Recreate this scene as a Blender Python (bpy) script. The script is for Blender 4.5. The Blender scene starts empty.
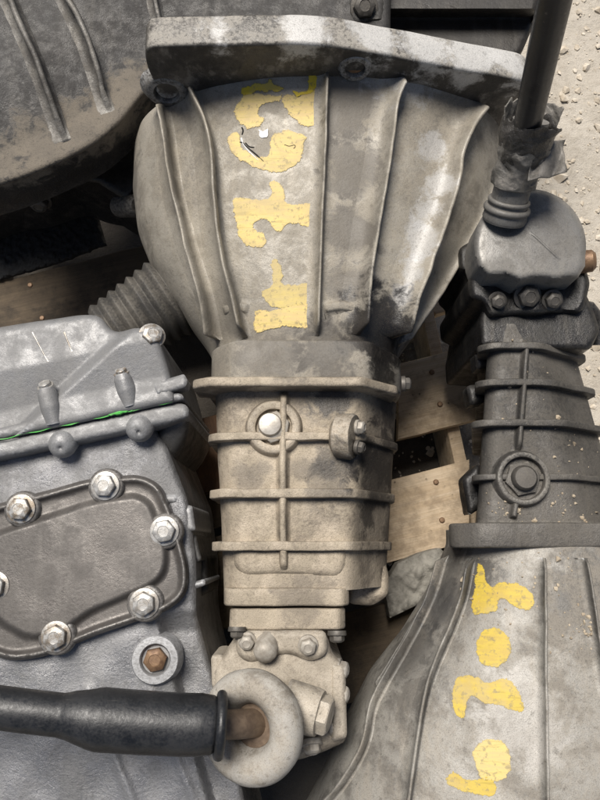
import bpy, math, random
import numpy as np
from mathutils import Vector, Matrix, noise
from mathutils.bvhtree import BVHTree
from mathutils.geometry import delaunay_2d_cdt

random.seed(7); np.random.seed(7)
S = bpy.context.scene
COL = S.collection
R = math.radians

# ------------------------------------------------------------------ camera
TH = R(12.0); TANV = math.tan(R(30.0))
CAM = np.array((0.0, -0.156, 1.184))
FWD = np.array((0.0, math.sin(TH), -math.cos(TH)))
UPV = np.array((0.0, math.cos(TH), math.sin(TH)))
RGT = np.array((1.0, 0.0, 0.0))
cd = bpy.data.cameras.new('camera'); cam = bpy.data.objects.new('camera', cd); COL.objects.link(cam)
cam.location = CAM; cam.rotation_euler = (TH, 0, 0)
cd.sensor_fit = 'VERTICAL'; cd.sensor_height = 24.0; cd.lens = 12.0 / TANV
cd.clip_start = 0.02; cd.clip_end = 200.0
S.camera = cam

# ------------------------------------------------------------------ sky, sun, exposure
SUN_AZ = R(-26.0)      # measured from +Y towards +X
SUN_EL = R(63.0)
world = bpy.data.worlds.new('World'); S.world = world; world.use_nodes = True
wn = world.node_tree; bg = wn.nodes['Background']
sky = wn.nodes.new('ShaderNodeTexSky'); sky.sky_type = 'NISHITA'; sky.sun_disc = False
sky.sun_elevation = SUN_EL; sky.sun_rotation = SUN_AZ
sky.air_density = 1.0; sky.dust_density = 2.5; sky.ozone_density = 0.6
wn.links.new(sky.outputs[0], bg.inputs[0]); bg.inputs[1].default_value = 0.05
sd = bpy.data.lights.new('sun', 'SUN'); sun = bpy.data.objects.new('sun', sd); COL.objects.link(sun)
sd.energy = 4.6; sd.angle = R(26.0); sd.color = (1.0, 0.95, 0.88)
sdir = Vector((math.sin(SUN_AZ)*math.cos(SUN_EL), math.cos(SUN_AZ)*math.cos(SUN_EL), math.sin(SUN_EL)))
sun.rotation_euler = sdir.to_track_quat('Z', 'Y').to_euler(); sun.location = (1, 2, 4)
S.view_settings.view_transform = 'Standard'; S.view_settings.look = 'None'
S.view_settings.exposure = 0.18; S.view_settings.gamma = 1.0; S.view_settings.use_curve_mapping = False
S.cycles.max_bounces = 6

# ------------------------------------------------------------------ layout helpers: a picture position plus a real height gives a place
def ray(px, py):
    return FWD + (px-300.0)/400.0*TANV*RGT + (400.0-py)/400.0*TANV*UPV
def W(px, py, z):
    d = ray(px, py); t = (z-CAM[2])/d[2]; return CAM + d*t
def WY(px, py, y):
    d = ray(px, py); t = (y-CAM[1])/d[1]; return CAM + d*t
def catmull(pts, n):
    P = np.array(pts, float); m = len(P)
    P = np.vstack([2*P[0]-P[1], P, 2*P[-1]-P[-2]])
    seg = np.linalg.norm(np.diff(P[1:-1, :], axis=0), axis=1); cum = np.r_[0, np.cumsum(seg)]
    out = []
    for s in np.linspace(0, cum[-1], n):
        i = min(np.searchsorted(cum, s, side='right')-1, m-2)
        t = (s-cum[i])/max(cum[i+1]-cum[i], 1e-9)
        a, b, c, d = P[i], P[i+1], P[i+2], P[i+3]
        out.append(0.5*((2*b)+(-a+c)*t+(2*a-5*b+4*c-d)*t*t+(-a+3*b-3*c+d)*t**3))
    return np.array(out)
def nz(v):
    v = np.array(v, float); return v/np.linalg.norm(v)
def frame(o, z, xh=(1, 0, 0)):
    z = nz(z); x = np.array(xh, float); x = x-z*np.dot(x, z)
    if np.linalg.norm(x) < 1e-4: x = np.array((0, 1, 0))-z*z[1]
    x = nz(x); y = np.cross(z, x); return (np.array(o, float), x, y, z)
def fm(fr):
    o, x, y, z = fr
    return Matrix(((x[0], y[0], z[0], o[0]), (x[1], y[1], z[1], o[1]), (x[2], y[2], z[2], o[2]), (0, 0, 0, 1)))
def fbm(p, s, o=3):
    return noise.fractal(Vector(p)*s, 1.0, 2.0, o)

# ------------------------------------------------------------------ objects
def tag(o, label=None, cat=None, group=None, kind=None):
    if label: o['label'] = label
    if cat: o['category'] = cat
    if group: o['group'] = group
    if kind: o['kind'] = kind
    return o
def empty(name, loc):
    o = bpy.data.objects.new(name, None); COL.objects.link(o); o.location = loc; o.empty_display_size = .05
    return o
def worldloc(o):
    v = Vector((0, 0, 0))
    while o is not None:
        v = v + Vector(o.location); o = o.parent
    return v

class MB:
    def __init__(s): s.v = []; s.f = []; s.n = 0
    def add(s, v, f):
        v = np.asarray(v, float).reshape(-1, 3)
        s.v.append(v); s.f += [tuple(i+s.n for i in q) for q in f]; s.n += len(v); return s
    def verts(s): return np.vstack(s.v)
    def rough(s, amp, scale=30, o=3):
        amp *= .5
        V = s.verts()
        for i in range(len(V)):
            V[i] += np.array(noise.noise_vector(Vector(V[i]*scale)))*amp
        s.v = [V]; return s
    def bvh(s): return BVHTree.FromPolygons([Vector(x) for x in s.verts()], s.f)
    def build(s, name, mat, parent=None, smooth=True, angle=40, bevel=0, attr=None):
        V = s.verts(); base = np.array(worldloc(parent)) if parent else np.zeros(3)
        me = bpy.data.meshes.new(name); me.from_pydata((V-base).tolist(), [], s.f); me.update()
        if smooth:
            me.polygons.foreach_set('use_smooth', [True]*len(me.polygons))
            me.set_sharp_from_angle(angle=R(angle))
        me.materials.append(mat)
        if attr is not None:
            a = me.attributes.new('edge', 'FLOAT', 'POINT'); a.data.foreach_set('value', attr)
        o = bpy.data.objects.new(name, me); COL.objects.link(o)
        if parent: o.parent = parent
        if bevel:
            b = o.modifiers.new('bevel', 'BEVEL'); b.width = bevel; b.segments = 2; b.limit_method = 'ANGLE'; b.angle_limit = R(35)
            b.harden_normals = False
        return o

def rpoly(pts, r, n=5):
    """polygon with rounded corners; r one number or one per corner"""
    P = [np.array(p, float) for p in pts]; m = len(P); out = []
    rr = r if hasattr(r, '__len__') else [r]*m
    for i in range(m):
        a, b, c = P[i-1], P[i], P[(i+1) % m]
        d1 = a-b; d2 = c-b; l1 = np.linalg.norm(d1); l2 = np.linalg.norm(d2)
        k = min(rr[i], l1*.48, l2*.48); p0 = b+d1/l1*k; p2 = b+d2/l2*k
        if k < 1e-6: out.append(b); continue
        for t in np.linspace(0, 1, n): out.append((1-t)**2*p0+2*t*(1-t)*b+t*t*p2)
    return np.array(out)
def densify(P, step):
    out = []
    for i in range(len(P)):
        a, b = P[i], P[(i+1) % len(P)]; k = max(1, int(np.linalg.norm(b-a)/step))
        for j in range(k): out.append(a+(b-a)*j/k)
    return np.array(out)
def area2(P):
    x, y = P[:, 0], P[:, 1]; return .5*np.sum(x*np.roll(y, -1)-np.roll(x, -1)*y)
def inset(P, d):
    a = np.roll(P, 1, 0); b = np.roll(P, -1, 0); t = b-a; t /= np.maximum(np.linalg.norm(t, axis=1, keepdims=True), 1e-9)
    return P+np.stack([-t[:, 1], t[:, 0]], 1)*d
def slab(mb, P, fr, z0, z1, bev=.002, both=False, segs=3):
    """solid plate: outline P in the frame's xy, from z0 to z1, top edge rounded"""
    P = np.asarray(P, float)
    if area2(P) < 0: P = P[::-1]
    o, x, y, z = fr; rings = []
    def ring(Q, h): rings.append(o+Q[:, :1]*x+Q[:, 1:2]*y+h*z)
    if both:
        for k in range(segs+1):
            a = k/segs*math.pi/2; ring(inset(P, bev*(1-math.sin(a))), z0+bev*(1-math.cos(a)))
    else: ring(P, z0)
    for k in range(segs+1):
        a = k/segs*math.pi/2; ring(inset(P, bev*(1-math.cos(a))), z1-bev+bev*math.sin(a))
    return loft(mb, rings, True, True)
def loft(mb, rings, c0=True, c1=True):
    n = len(rings[0]); F = []
    for i in range(len(rings)-1):
        for j in range(n):
            k = (j+1) % n; F.append((i*n+j, i*n+k, (i+1)*n+k, (i+1)*n+j))
    if c0: F.append(tuple(range(n-1, -1, -1)))
    if c1: F.append(tuple((len(rings)-1)*n+j for j in range(n)))
    return mb.add(np.vstack(rings), F)
def lathe(mb, prof, fr, n=40):
    o, x, y, z = fr; A = np.linspace(0, 2*math.pi, n, endpoint=False); rings = []
    for r, h in prof:
        rings.append(o+np.outer(np.cos(A)*max(r, 1e-5), x)+np.outer(np.sin(A)*max(r, 1e-5), y)+h*z)
    return loft(mb, rings, True, True)
def tube(mb, path, rad, n=24, hint=(0, 0, 1)):
    P = np.asarray(path, float); m = len(P); rad = rad if hasattr(rad, '__len__') else [rad]*m; rings = []
    A = np.linspace(0, 2*math.pi, n, endpoint=False); xp = None
    for i in range(m):
        t = nz(P[min(i+1, m-1)]-P[max(i-1, 0)])
        x = np.array(hint, float) if xp is None else xp
        x = nz(x-t*np.dot(x, t)); xp = x; y = np.cross(t, x)
        rings.append(P[i]+rad[i]*(np.outer(np.cos(A), x)+np.outer(np.sin(A), y)))
    return loft(mb, rings)
def seg_dist(P, A, B):
    d = B-A; L = np.dot(d, d)+1e-12; t = np.clip(((P-A) @ d)/L, 0, 1); return np.linalg.norm(P-(A+t[:, None]*d), axis=1)
def poly_dist(P, Q, closed=True):
    m = len(Q); D = np.full(len(P), 1e9)
    for i in range(m if closed else m-1): D = np.minimum(D, seg_dist(P, Q[i], Q[(i+1) % m]))
    return D
def inside(P, Q):
    x, y = P[:, 0], P[:, 1]; c = np.zeros(len(P), bool); m = len(Q)
    for i in range(m):
        x1, y1 = Q[i]; x2, y2 = Q[(i+1) % m]
        k = ((y1 > y) != (y2 > y)) & (x < (x2-x1)*(y-y1)/(y2-y1+1e-12)+x1); c ^= k
    return c
def fill(Q, step):
    """triangulated fill of outline Q (pixel units) with inner points"""
    x0, y0 = Q.min(0); x1, y1 = Q.max(0)
    gx, gy = np.meshgrid(np.arange(x0+step*.5, x1, step), np.arange(y0+step*.5, y1, step))
    gx[::2] += step*.5
    G = np.stack([gx.ravel(), gy.ravel()], 1); G = G[inside(G, Q)]
    G = G[poly_dist(G, Q) > step*.55]
    V = np.vstack([Q, G]); n = len(Q)
    r = delaunay_2d_cdt([Vector(v) for v in V], [(i, (i+1) % n) for i in range(n)], [], 1, 1e-6)
    return np.array([(v.x, v.y) for v in r[0]]), [tuple(f) for f in r[2]]
def casting(mb, outline, zf, zbase, bev=8, step=3, drop=None, taper=0.0, rings=False):
    """solid seen from above: outline in picture units, top height zf(points), edges rounded over bev picture units, walls to zbase"""
    Q = np.array(outline, float)
    Q = densify(Q, step)
    if rings:
        if area2(Q) < 0: Q = Q[::-1]
        RR_ = [Q]+[inset(Q, bev*d_) for d_ in (.06, .18, .36, .62, 1.0)]
        Vi, Fi = fill(RR_[-1], step); n_ = len(Q)
        V = np.vstack(RR_[:-1]+[Vi]); off = n_*(len(RR_)-1); F = [tuple(i+off for i in f) for f in Fi]
        key = {tuple(np.round(p, 4)): i for i, p in enumerate(Vi)}
        idx = [np.arange(n_)+i*n_ for i in range(len(RR_)-1)]+[np.array([off+key.get(tuple(np.round(p, 4)), int(np.argmin(((Vi-p)**2).sum(1)))) for p in RR_[-1]])]
        for i in range(len(RR_)-1):
            for j in range(n_):
                k_ = (j+1) % n_; F.append((idx[i][j], idx[i][k_], idx[i+1][k_])); F.append((idx[i][j], idx[i+1][k_], idx[i+1][j]))
        F = [f for f in F if len(set(f)) == 3]
    else: V, F = fill(Q, step)
    D = poly_dist(V, Q); z = zf(V)
    drop = bev*.0011 if drop is None else drop
    k = np.clip(D/bev, 0, 1); z = z-drop*(1-np.sqrt(np.maximum(0, 1-(1-k)**2)))
    T = np.array([W(a[0], a[1], h) for a, h in zip(V, z)])
    F2 = []
    for f in F:
        a, b, c = T[f[0]], T[f[1]], T[f[2]]
        F2.append(f if np.cross(b-a, c-a)[2] > 0 else f[::-1])
    mb.add(T, F2)
    # walls
    zq = zf(Q)-drop; T0 = np.array([W(a[0], a[1], h) for a, h in zip(Q, zq)]); T1 = T0.copy(); T1[:, 2] = zbase
    c = T0.mean(0); T1[:, :2] += (c[:2]-T1[:, :2])*taper
    if area2(T0[:, :2]) < 0: T0 = T0[::-1]; T1 = T1[::-1]
    loft(mb, [T1, T0], True, False); return mb
def hit(bvh, px, py):
    d = Vector(ray(px, py)).normalized(); r = bvh.ray_cast(Vector(CAM), d)
    if r[0] is None: return None
    n = r[1] if r[1].dot(d) < 0 else -r[1]
    return np.array(r[0]), np.array(n)
def drape_path(bvh, pix, n=60):
    out = []
    for p in catmull(pix, n):
        h = hit(bvh, p[0], p[1])
        if h: out.append(h)
    if len(out) < 4: print('MISS', pix); return np.zeros((0, 3)), np.zeros((0, 3))
    P = np.array([o[0] for o in out]); N = np.array([o[1] for o in out])
    for _ in range(6):
        P[1:-1] = .25*P[:-2]+.5*P[1:-1]+.25*P[2:]; N[1:-1] = .25*N[:-2]+.5*N[1:-1]+.25*N[2:]
    return P, N/np.linalg.norm(N, axis=1, keepdims=True)
def rib(bvh, pix, w, h, flare=2.6, n=60, hs=None, lean=0.0, wide=0):
    """raised cast rib following the surface, with filleted foot"""
    P, N = drape_path(bvh, pix, n); m = len(P)
    if m < 4: return MB().add([(0, 0, .2), (.001, 0, .2), (0, .001, .2)], [(0, 1, 2)])
    prof = [(-flare, -.03), (-flare*.8, .0), (-1.7, .06), (-1.25, .22), (-1.0, .5), (-.82, .82), (-.5, .97), (0, 1.0), (.5, .97), (.82, .82), (1.0, .5), (1.25, .22), (1.7, .06), (flare*.8, .0), (flare, -.03)]
    if wide:
        q_ = [(wide, -.02), (wide*.8, .012), (wide*.6, .055), (wide*.42, .13), (wide*.28, .25), (wide*.18, .42), (wide*.11, .66), (.50, .88), (.28, .98)]
        prof = [(-a*(.30 if a > 1 else 1), b) for a, b in q_]+[(0, 1.0)]+q_[::-1]
    V = []
    for i in range(m):
        t = nz(P[min(i+1, m-1)]-P[max(i-1, 0)]); s = np.cross(t, N[i])
        e = min(1, min(i, m-1-i)/3.0+.05); hh = h*e*(1+.10*fbm(P[i], 25))
        if hs is not None: hh *= np.interp(i/(m-1), np.linspace(0, 1, len(hs)), hs)
        for a, b in prof:
            q = P[i]+s*a*w*.5
            r = bvh.find_nearest(Vector(q), .05)
            q = np.array(r[0]) if r[0] is not None else q
            V.append(q+(N[i]+lean*s)*hh*b+np.array(noise.noise_vector(Vector(q*90)))*.0002)
    k = len(prof); F = [(i*k+j, i*k+j+1, (i+1)*k+j+1, (i+1)*k+j) for i in range(m-1) for j in range(k-1)]
    F = [f[::-1] for f in F]
    F.append(tuple(range(k))[::-1]); F.append(tuple((m-1)*k+j for j in range(k)))
    return MB().add(V, F)
def paint(bvh, outline, name, mat, parent, lift=.0007, step=2.2):
    Q = catmull(list(outline)+[outline[0]], len(outline)*9)[:-1]
    Q = np.array([q+np.array((noise.noise(Vector((q[0]*.22, q[1]*.22, 3))), noise.noise(Vector((q[0]*.22, q[1]*.22, 9)))))*2.2 for q in Q])
    V, F = fill(Q, step); D = poly_dist(V, Q); T = []; ok = []
    for v in V:
        h = hit(bvh, v[0], v[1])
        if h is None: T.append((0, 0, 0)); ok.append(False)
        else: T.append(h[0]+h[1]*lift); ok.append(True)
    F2 = []
    for f in F:
        if all(ok[i] for i in f):
            a, b, c = [np.array(T[i]) for i in f]
            F2.append(f if np.dot(np.cross(b-a, c-a), CAM-a) > 0 else f[::-1])
    o = MB().add(T, F2).build(name, mat, parent, attr=np.minimum(D/3.5, 1.3).tolist())
    return o

# ------------------------------------------------------------------ materials
class NT:
    def __init__(s, name):
        s.m = bpy.data.materials.new(name); s.m.use_nodes = True; s.t = s.m.node_tree; s.b = s.t.nodes['Principled BSDF']
    def n(s, typ, ins=None, **kw):
        x = s.t.nodes.new(typ)
        for k, v in kw.items(): setattr(x, k, v)
        for k, v in (ins or {}).items(): s.set(x.inputs[k], v)
        return x
    def set(s, sock, v):
        if hasattr(v, 'is_linked') or hasattr(v, 'links'): s.t.links.new(v, sock)
        elif isinstance(v, (tuple, list)) and len(v) == 3 and sock.type == 'RGBA': sock.default_value = (*v, 1)
        else: sock.default_value = v
    def coord(s):
        tc = s.n('ShaderNodeTexCoord'); oi = s.n('ShaderNodeObjectInfo')
        sc = s.n('ShaderNodeMath', {0: oi.outputs['Random'], 1: 0.0}, operation='MULTIPLY')
        return tc.outputs['Object']
    def noise(s, vec, scale, detail=6, rough=.6, dist=0):
        return s.n('ShaderNodeTexNoise', {'Vector': vec, 'Scale': scale, 'Detail': detail, 'Roughness': rough, 'Distortion': dist}).outputs['Fac']
    def ramp(s, fac, a, b, v0=0.0, v1=1.0):
        return s.n('ShaderNodeMapRange', {0: fac, 1: a, 2: b, 3: v0, 4: v1}, interpolation_type='SMOOTHSTEP').outputs[0]
    def math(s, op, a, b=0.0):
        return s.n('ShaderNodeMath', {0: a, 1: b}, operation=op, use_clamp=False).outputs[0]
    def mix(s, fac, a, b):
        x = s.n('ShaderNodeMix', data_type='RGBA'); s.set(x.inputs[0], fac); s.set(x.inputs[6], a); s.set(x.inputs[7], b); return x.outputs[2]
    def bump(s, h, strength, dist, prev=None):
        x = s.n('ShaderNodeBump', {'Height': h, 'Strength': strength, 'Distance': dist})
        if prev is not None: s.set(x.inputs['Normal'], prev)
        return x.outputs[0]
    def out(s, col=None, rough=None, metal=None, normal=None, **kw):
        for k, v in (('Base Color', col), ('Roughness', rough), ('Metallic', metal), ('Normal', normal)):
            if v is not None: s.set(s.b.inputs[k], v)
        for k, v in kw.items(): s.set(s.b.inputs[k], v)
        return s.m

def cast_mat(name, c1, c2, grime, dust, dust_amt=.5, grime_amt=.5, rough=.5, metal=.25, grain=.35, edge=.5, edge_col=(.5, .49, .47), spots=(), seed=0.0, speck=0.0, gscale=1.0):
    m = NT(name); tc = m.coord()
    vec = m.n('ShaderNodeVectorMath', {0: tc, 1: (seed, seed*.7, seed*1.3)}, operation='ADD').outputs[0]
    big = m.noise(vec, 7*gscale, 6, .62, .4); mid = m.noise(vec, 34*gscale, 8, .7, .3); fine = m.noise(vec, 260, 5, .7); grit = m.noise(vec, 900, 3, .6)
    col = m.mix(m.ramp(m.math('ADD', m.math('MULTIPLY', big, .6), m.math('MULTIPLY', mid, .4)), .41, .59), c1, c2)
    streak = m.noise(m.n('ShaderNodeVectorMath', {0: vec, 1: (60, 6, 40)}, operation='MULTIPLY').outputs[0], 1.0, 5, .65)
    col = m.mix(m.math('MULTIPLY', m.ramp(streak, .5, .66), .4), col, dust)
    g = m.math('MULTIPLY', m.ramp(m.math('ADD', m.math('MULTIPLY', big, .5), m.math('MULTIPLY', mid, .5)), .485, .575), grime_amt)
    col = m.mix(g, col, grime)
    # dust that settled on whatever faces up
    geo = m.n('ShaderNodeNewGeometry')
    nzs = m.n('ShaderNodeSeparateXYZ', {0: geo.outputs['Normal']}).outputs[2]
    up = m.ramp(nzs, .35, .98)
    dm = m.math('MULTIPLY', m.math('MULTIPLY', up, m.ramp(m.math('ADD', m.math('MULTIPLY', mid, .6), m.math('MULTIPLY', fine, .4)), .43, .57)), dust_amt)
    col = m.mix(dm, col, dust)
    r = m.ramp(mid, .38, .62, rough-.12, rough+.15)
    r = m.math('MAXIMUM', r, m.math('MULTIPLY', dm, .85))
    mt = m.math('MULTIPLY', metal, m.math('SUBTRACT', 1.0, m.math('MAXIMUM', dm, g)))
    # bare worn metal on edges
    if edge:
        e = m.math('MULTIPLY', m.math('MULTIPLY', m.ramp(geo.outputs['Pointiness'], .525, .60), m.ramp(fine, .35, .6)), edge)
        col = m.mix(e, col, edge_col)
    for (p, rad, c, amt, rg) in spots:
        dv = m.n('ShaderNodeVectorMath', {0: tc, 1: tuple(p)}, operation='DISTANCE').outputs['Value']
        q = m.math('ADD', m.math('DIVIDE', dv, rad), m.math('MULTIPLY', m.math('SUBTRACT', m.math('ADD', m.math('MULTIPLY', mid, .6), m.math('MULTIPLY', big, .4)), .5), 5.2))
        k = m.math('MULTIPLY', m.ramp(q, .55, 1.15, 1.0, 0.0), amt)
        col = m.mix(k, col, c)
        r = m.math('ADD', m.math('MULTIPLY', r, m.math('SUBTRACT', 1.0, k)), m.math('MULTIPLY', k, rg))
        mt = m.math('MULTIPLY', mt, m.math('SUBTRACT', 1.0, k))
    if speck:
        vo = m.n('ShaderNodeTexVoronoi', {'Vector': vec, 'Scale': 150.0})
        sp = m.math('MULTIPLY', m.ramp(vo.outputs['Distance'], .12, .24, 1.0, 0.0), m.math('MULTIPLY', m.ramp(mid, .5, .6), speck))
        col = m.mix(sp, col, dust)
    col = m.mix(m.math('MULTIPLY', m.ramp(grit, .5, .66), .38), col, grime)
    pit = m.noise(vec, 130, 6, .75)
    col = m.mix(m.math('MULTIPLY', m.ramp(pit, .56, .68), .55*grime_amt+.12), col, tuple(x*.55 for x in grime))
    nb = m.bump(mid, .14, .003)
    nb = m.bump(fine, grain, .0016, nb)
    nb = m.bump(grit, grain*.6, .0006, nb)
    return m.out(col, r, mt, nb)

def wood_mat(name, c1, c2, dirt, dirt_amt, ang, spots=()):
    m = NT(name); tc = m.coord()
    rot = m.n('ShaderNodeMapping', {'Vector': tc, 'Rotation': (0, 0, -ang)}).outputs[0]
    oi = m.n('ShaderNodeObjectInfo'); off = m.n('ShaderNodeCombineXYZ', {0: oi.outputs['Random'], 1: m.math('MULTIPLY', oi.outputs['Random'], 7.3), 2: 0.0}).outputs[0]
    v = m.n('ShaderNodeVectorMath', {0: rot, 1: off}, operation='ADD').outputs[0]
    st = m.n('ShaderNodeVectorMath', {0: v, 1: (3.0, 55.0, 55.0)}, operation='MULTIPLY').outputs[0]
    gr = m.noise(st, 1.6, 8, .65, 1.4); fib = m.noise(m.n('ShaderNodeVectorMath', {0: v, 1: (20.0, 600.0, 600.0)}, operation='MULTIPLY').outputs[0], 1.0, 4, .6)
    bl = m.noise(v, 9, 7, .65); fl = m.noise(v, 60, 6, .7)
    col = m.mix(m.ramp(gr, .3, .7), c1, c2)
    col = m.mix(m.math('MULTIPLY', m.ramp(fib, .45, .75), .35), col, tuple(x*.45 for x in c2))
    col = m.mix(m.math('MULTIPLY', m.ramp(m.math('ADD', m.math('MULTIPLY', bl, .6), m.math('MULTIPLY', fl, .4)), .44, .62), dirt_amt), col, dirt)
    vo = m.n('ShaderNodeTexVoronoi', {'Vector': v, 'Scale': 70.0})
    col = m.mix(m.math('MULTIPLY', m.ramp(vo.outputs['Distance'], .08, .16, 1.0, 0.0), m.math('MULTIPLY', m.ramp(fl, .5, .6), .7)), col, (.03, .025, .02))
    nb = m.bump(gr, .3, .003); nb = m.bump(fib, .4, .0012, nb); nb = m.bump(fl, .2, .002, nb)
    return m.out(col, .85, 0.0, nb)

def simple_mat(name, c1, c2, rough, metal=0.0, scale=40, bump=.2, dist=.002, dust=None, dust_amt=0.0, coat=0.0, vary=None, chips=None):
    m = NT(name); tc = m.coord(); a = m.noise(tc, scale, 7, .65, .3); f = m.noise(tc, scale*9, 4, .6)
    col = m.mix(m.ramp(a, .34, .66), c1, c2)
    if vary:
        oi = m.n('ShaderNodeObjectInfo'); col = m.mix(m.math('MULTIPLY', m.math('MULTIPLY', oi.outputs['Random'], m.ramp(m.noise(tc, 130, 5, .7), .40, .58)), .9), col, vary)
    if chips:
        ch = m.noise(tc, 75, 7, .75, .6); sc_ = m.noise(m.n('ShaderNodeVectorMath', {0: tc, 1: (12, 260, 160)}, operation='MULTIPLY').outputs[0], 1.0, 4, .6)
        col = m.mix(m.math('MAXIMUM', m.ramp(ch, .64, .69), m.math('MULTIPLY', m.ramp(sc_, .66, .74), .6)), col, chips)
    if dust:
        geo = m.n('ShaderNodeNewGeometry'); up = m.ramp(m.n('ShaderNodeSeparateXYZ', {0: geo.outputs['Normal']}).outputs[2], .2, .95)
        col = m.mix(m.math('MULTIPLY', m.math('MULTIPLY', up, m.ramp(m.math('ADD', m.math('MULTIPLY', a, .6), m.math('MULTIPLY', f, .4)), .38, .62)), dust_amt), col, dust)
    nb = m.bump(a, bump, dist); nb = m.bump(f, bump, dist*.4, nb)
    return m.out(col, m.ramp(f, .3, .7, rough-.08, rough+.1), metal, nb, **({'Coat Weight': coat} if coat else {}))

def paint_mat(name, c_thin, c_thick, wear):
    m = NT(name); tc = m.coord(); at = m.n('ShaderNodeAttribute', attribute_name='edge').outputs['Fac']
    a = m.noise(tc, 30, 6, .65); b = m.noise(tc, 150, 6, .7); f = m.noise(tc, 600, 3, .6)
    k = m.math('ADD', m.math('MULTIPLY', a, .55), m.math('MULTIPLY', b, .45))
    br = m.noise(m.n('ShaderNodeVectorMath', {0: tc, 1: (25, 240, 60)}, operation='MULTIPLY').outputs[0], 1.0, 5, .6, .5)
    col = m.mix(m.ramp(m.math('ADD', m.math('MULTIPLY', k, .5), m.math('MULTIPLY', br, .5)), .42, .58), c_thin, c_thick)
    col = m.mix(m.math('MULTIPLY', m.ramp(br, .55, .68), .45), col, tuple(x*.55 for x in c_thin))
    col = m.mix(m.math('MULTIPLY', m.ramp(b, .53, .64), .6), col, (.16, .13, .09))
    col = m.mix(m.math('MULTIPLY', m.ramp(m.noise(tc, 18, 5, .6), .48, .60), .4), col, (.40, .32, .17))
    al = m.ramp(m.math('ADD', m.math('MULTIPLY', at, .55), m.math('SUBTRACT', m.math('ADD', m.math('MULTIPLY', k, 1.6), m.math('MULTIPLY', f, .4)), wear)), .0, .16)
    nb = m.bump(b, .2, .0015)
    m.m.blend_method = 'HASHED' if hasattr(m.m, 'blend_method') else None
    return m.out(col, .6, 0.0, nb, Alpha=al)

BASE_MAIN = np.array((0.008, 0.06, 0.154))
def sp(px, py, z, rad, c, amt, rg=.45, base=BASE_MAIN): return (W(px, py, z)-base, rad, c, amt, rg)
OIL = (.012, .011, .011)
m_bell = cast_mat('dusty_cast_aluminium', (.34, .313, .265), (.24, .22, .185), (.085, .074, .06), (.38, .338, .268), .45, .45, .52, .12, .35, .8, (.62, .61, .59), seed=1.0,
    spots=[sp(350, 110, .46, .035, (.075, .066, .056), .7, .6), sp(352, 170, .46, .036, (.085, .075, .063), .7, .6), sp(348, 230, .45, .036, (.085, .075, .063), .7, .6), sp(345, 285, .44, .03, (.08, .07, .06), .6, .6), sp(438, 185, .43, .024, (.46, .455, .445), .65, .36), sp(432, 215, .42, .024, (.46, .455, .445), .65, .36), sp(422, 245, .42, .024, (.46, .455, .445), .65, .36), sp(412, 275, .41, .022, (.46, .455, .445), .65, .36), sp(400, 300, .41, .018, (.58, .575, .57), .7, .32), sp(430, 45, .50, .06, (.48, .475, .465), .6, .42), sp(300, 28, .53, .03, (.58, .57, .55), .7, .4), sp(140, 190, .33, .05, (.06, .055, .05), .6, .5),  # pale spots paint highlights of the right rib and rim into the colour
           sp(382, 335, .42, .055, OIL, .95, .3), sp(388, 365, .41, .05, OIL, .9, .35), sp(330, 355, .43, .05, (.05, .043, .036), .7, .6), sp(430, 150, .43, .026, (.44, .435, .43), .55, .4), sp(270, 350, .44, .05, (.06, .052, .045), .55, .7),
           sp(225, 310, .41, .04, (.10, .09, .075), .5, .6)])
m_flange = cast_mat('grimy_shaded_flange', (.085, .077, .068), (.05, .046, .041), (.022, .02, .018), (.36, .335, .295), .9, .6, .5, .12, .35, 1.0, (.55, .54, .52), seed=2.0,  # dark base: oil grime, with the back face's shade painted into the colour
    spots=[(WY(x, y, .400)-BASE_MAIN, r_, (.56, .55, .53), .85, .42) for x, y, r_ in ((305, 26, .03), (375, 36, .034), (425, 46, .036), (470, 56, .034), (510, 66, .028), (220, 36, .022))])  # pale spots paint the light on the rim's top edge into the colour
m_case = cast_mat('dust_caked_case_metal', (.43, .365, .28), (.27, .225, .17), (.07, .058, .045), (.45, .385, .29), .6, .6, .6, .15, .6, .5, (.5, .47, .42), seed=4.0,
    spots=[sp(300, 385, .42, .035, (.05, .043, .036), .6, .6), sp(250, 475, .42, .02, (.08, .07, .058), .5, .6), sp(300, 600, .42, .03, (.06, .05, .042), .5, .7), sp(362, 455, .40, .03, OIL, .8, .4), sp(368, 520, .39, .035, (.03, .026, .022), .85, .5), sp(380, 455, .36, .045, (.035, .03, .026), .85, .5), sp(375, 480, .38, .05, (.03, .026, .022), .85, .45), sp(385, 540, .32, .05, (.035, .03, .025), .8, .5), sp(330, 400, .42, .03, OIL, .85, .35), sp(345, 462, .42, .03, OIL, .7, .4), sp(300, 470, .42, .016, (.09, .078, .064), .5, .6), sp(380, 410, .36, .04, (.04, .034, .03), .8, .5), sp(330, 490, .42, .03, (.03, .027, .024), .5, .5)])
m_tower = cast_mat('pale_dusty_tower_metal', (.42, .37, .30), (.30, .26, .205), (.10, .083, .064), (.46, .405, .325), .6, .7, .62, .1, .5, .4, (.55, .52, .46), seed=9.0)
m_ring = cast_mat('chalky_boot_cap', (.40, .38, .345), (.30, .28, .245), (.13, .11, .085), (.42, .38, .32), .6, .8, .7, .0, .3, .2, (.6, .58, .55), seed=12.0)
m_silver = cast_mat('bluish_silver_casting', (.25, .25, .252), (.20, .20, .202), (.13, .128, .127), (.28, .276, .27), .35, .35, .52, .30, .30, .8, (.55, .56, .58), seed=15.0)
m_silver_rough = cast_mat('rough_sandcast_silver', (.30, .30, .31), (.20, .20, .205), (.09, .09, .09), (.36, .355, .35), .3, .45, .42, .45, .95, .8, (.55, .56, .58), seed=18.0)
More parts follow.
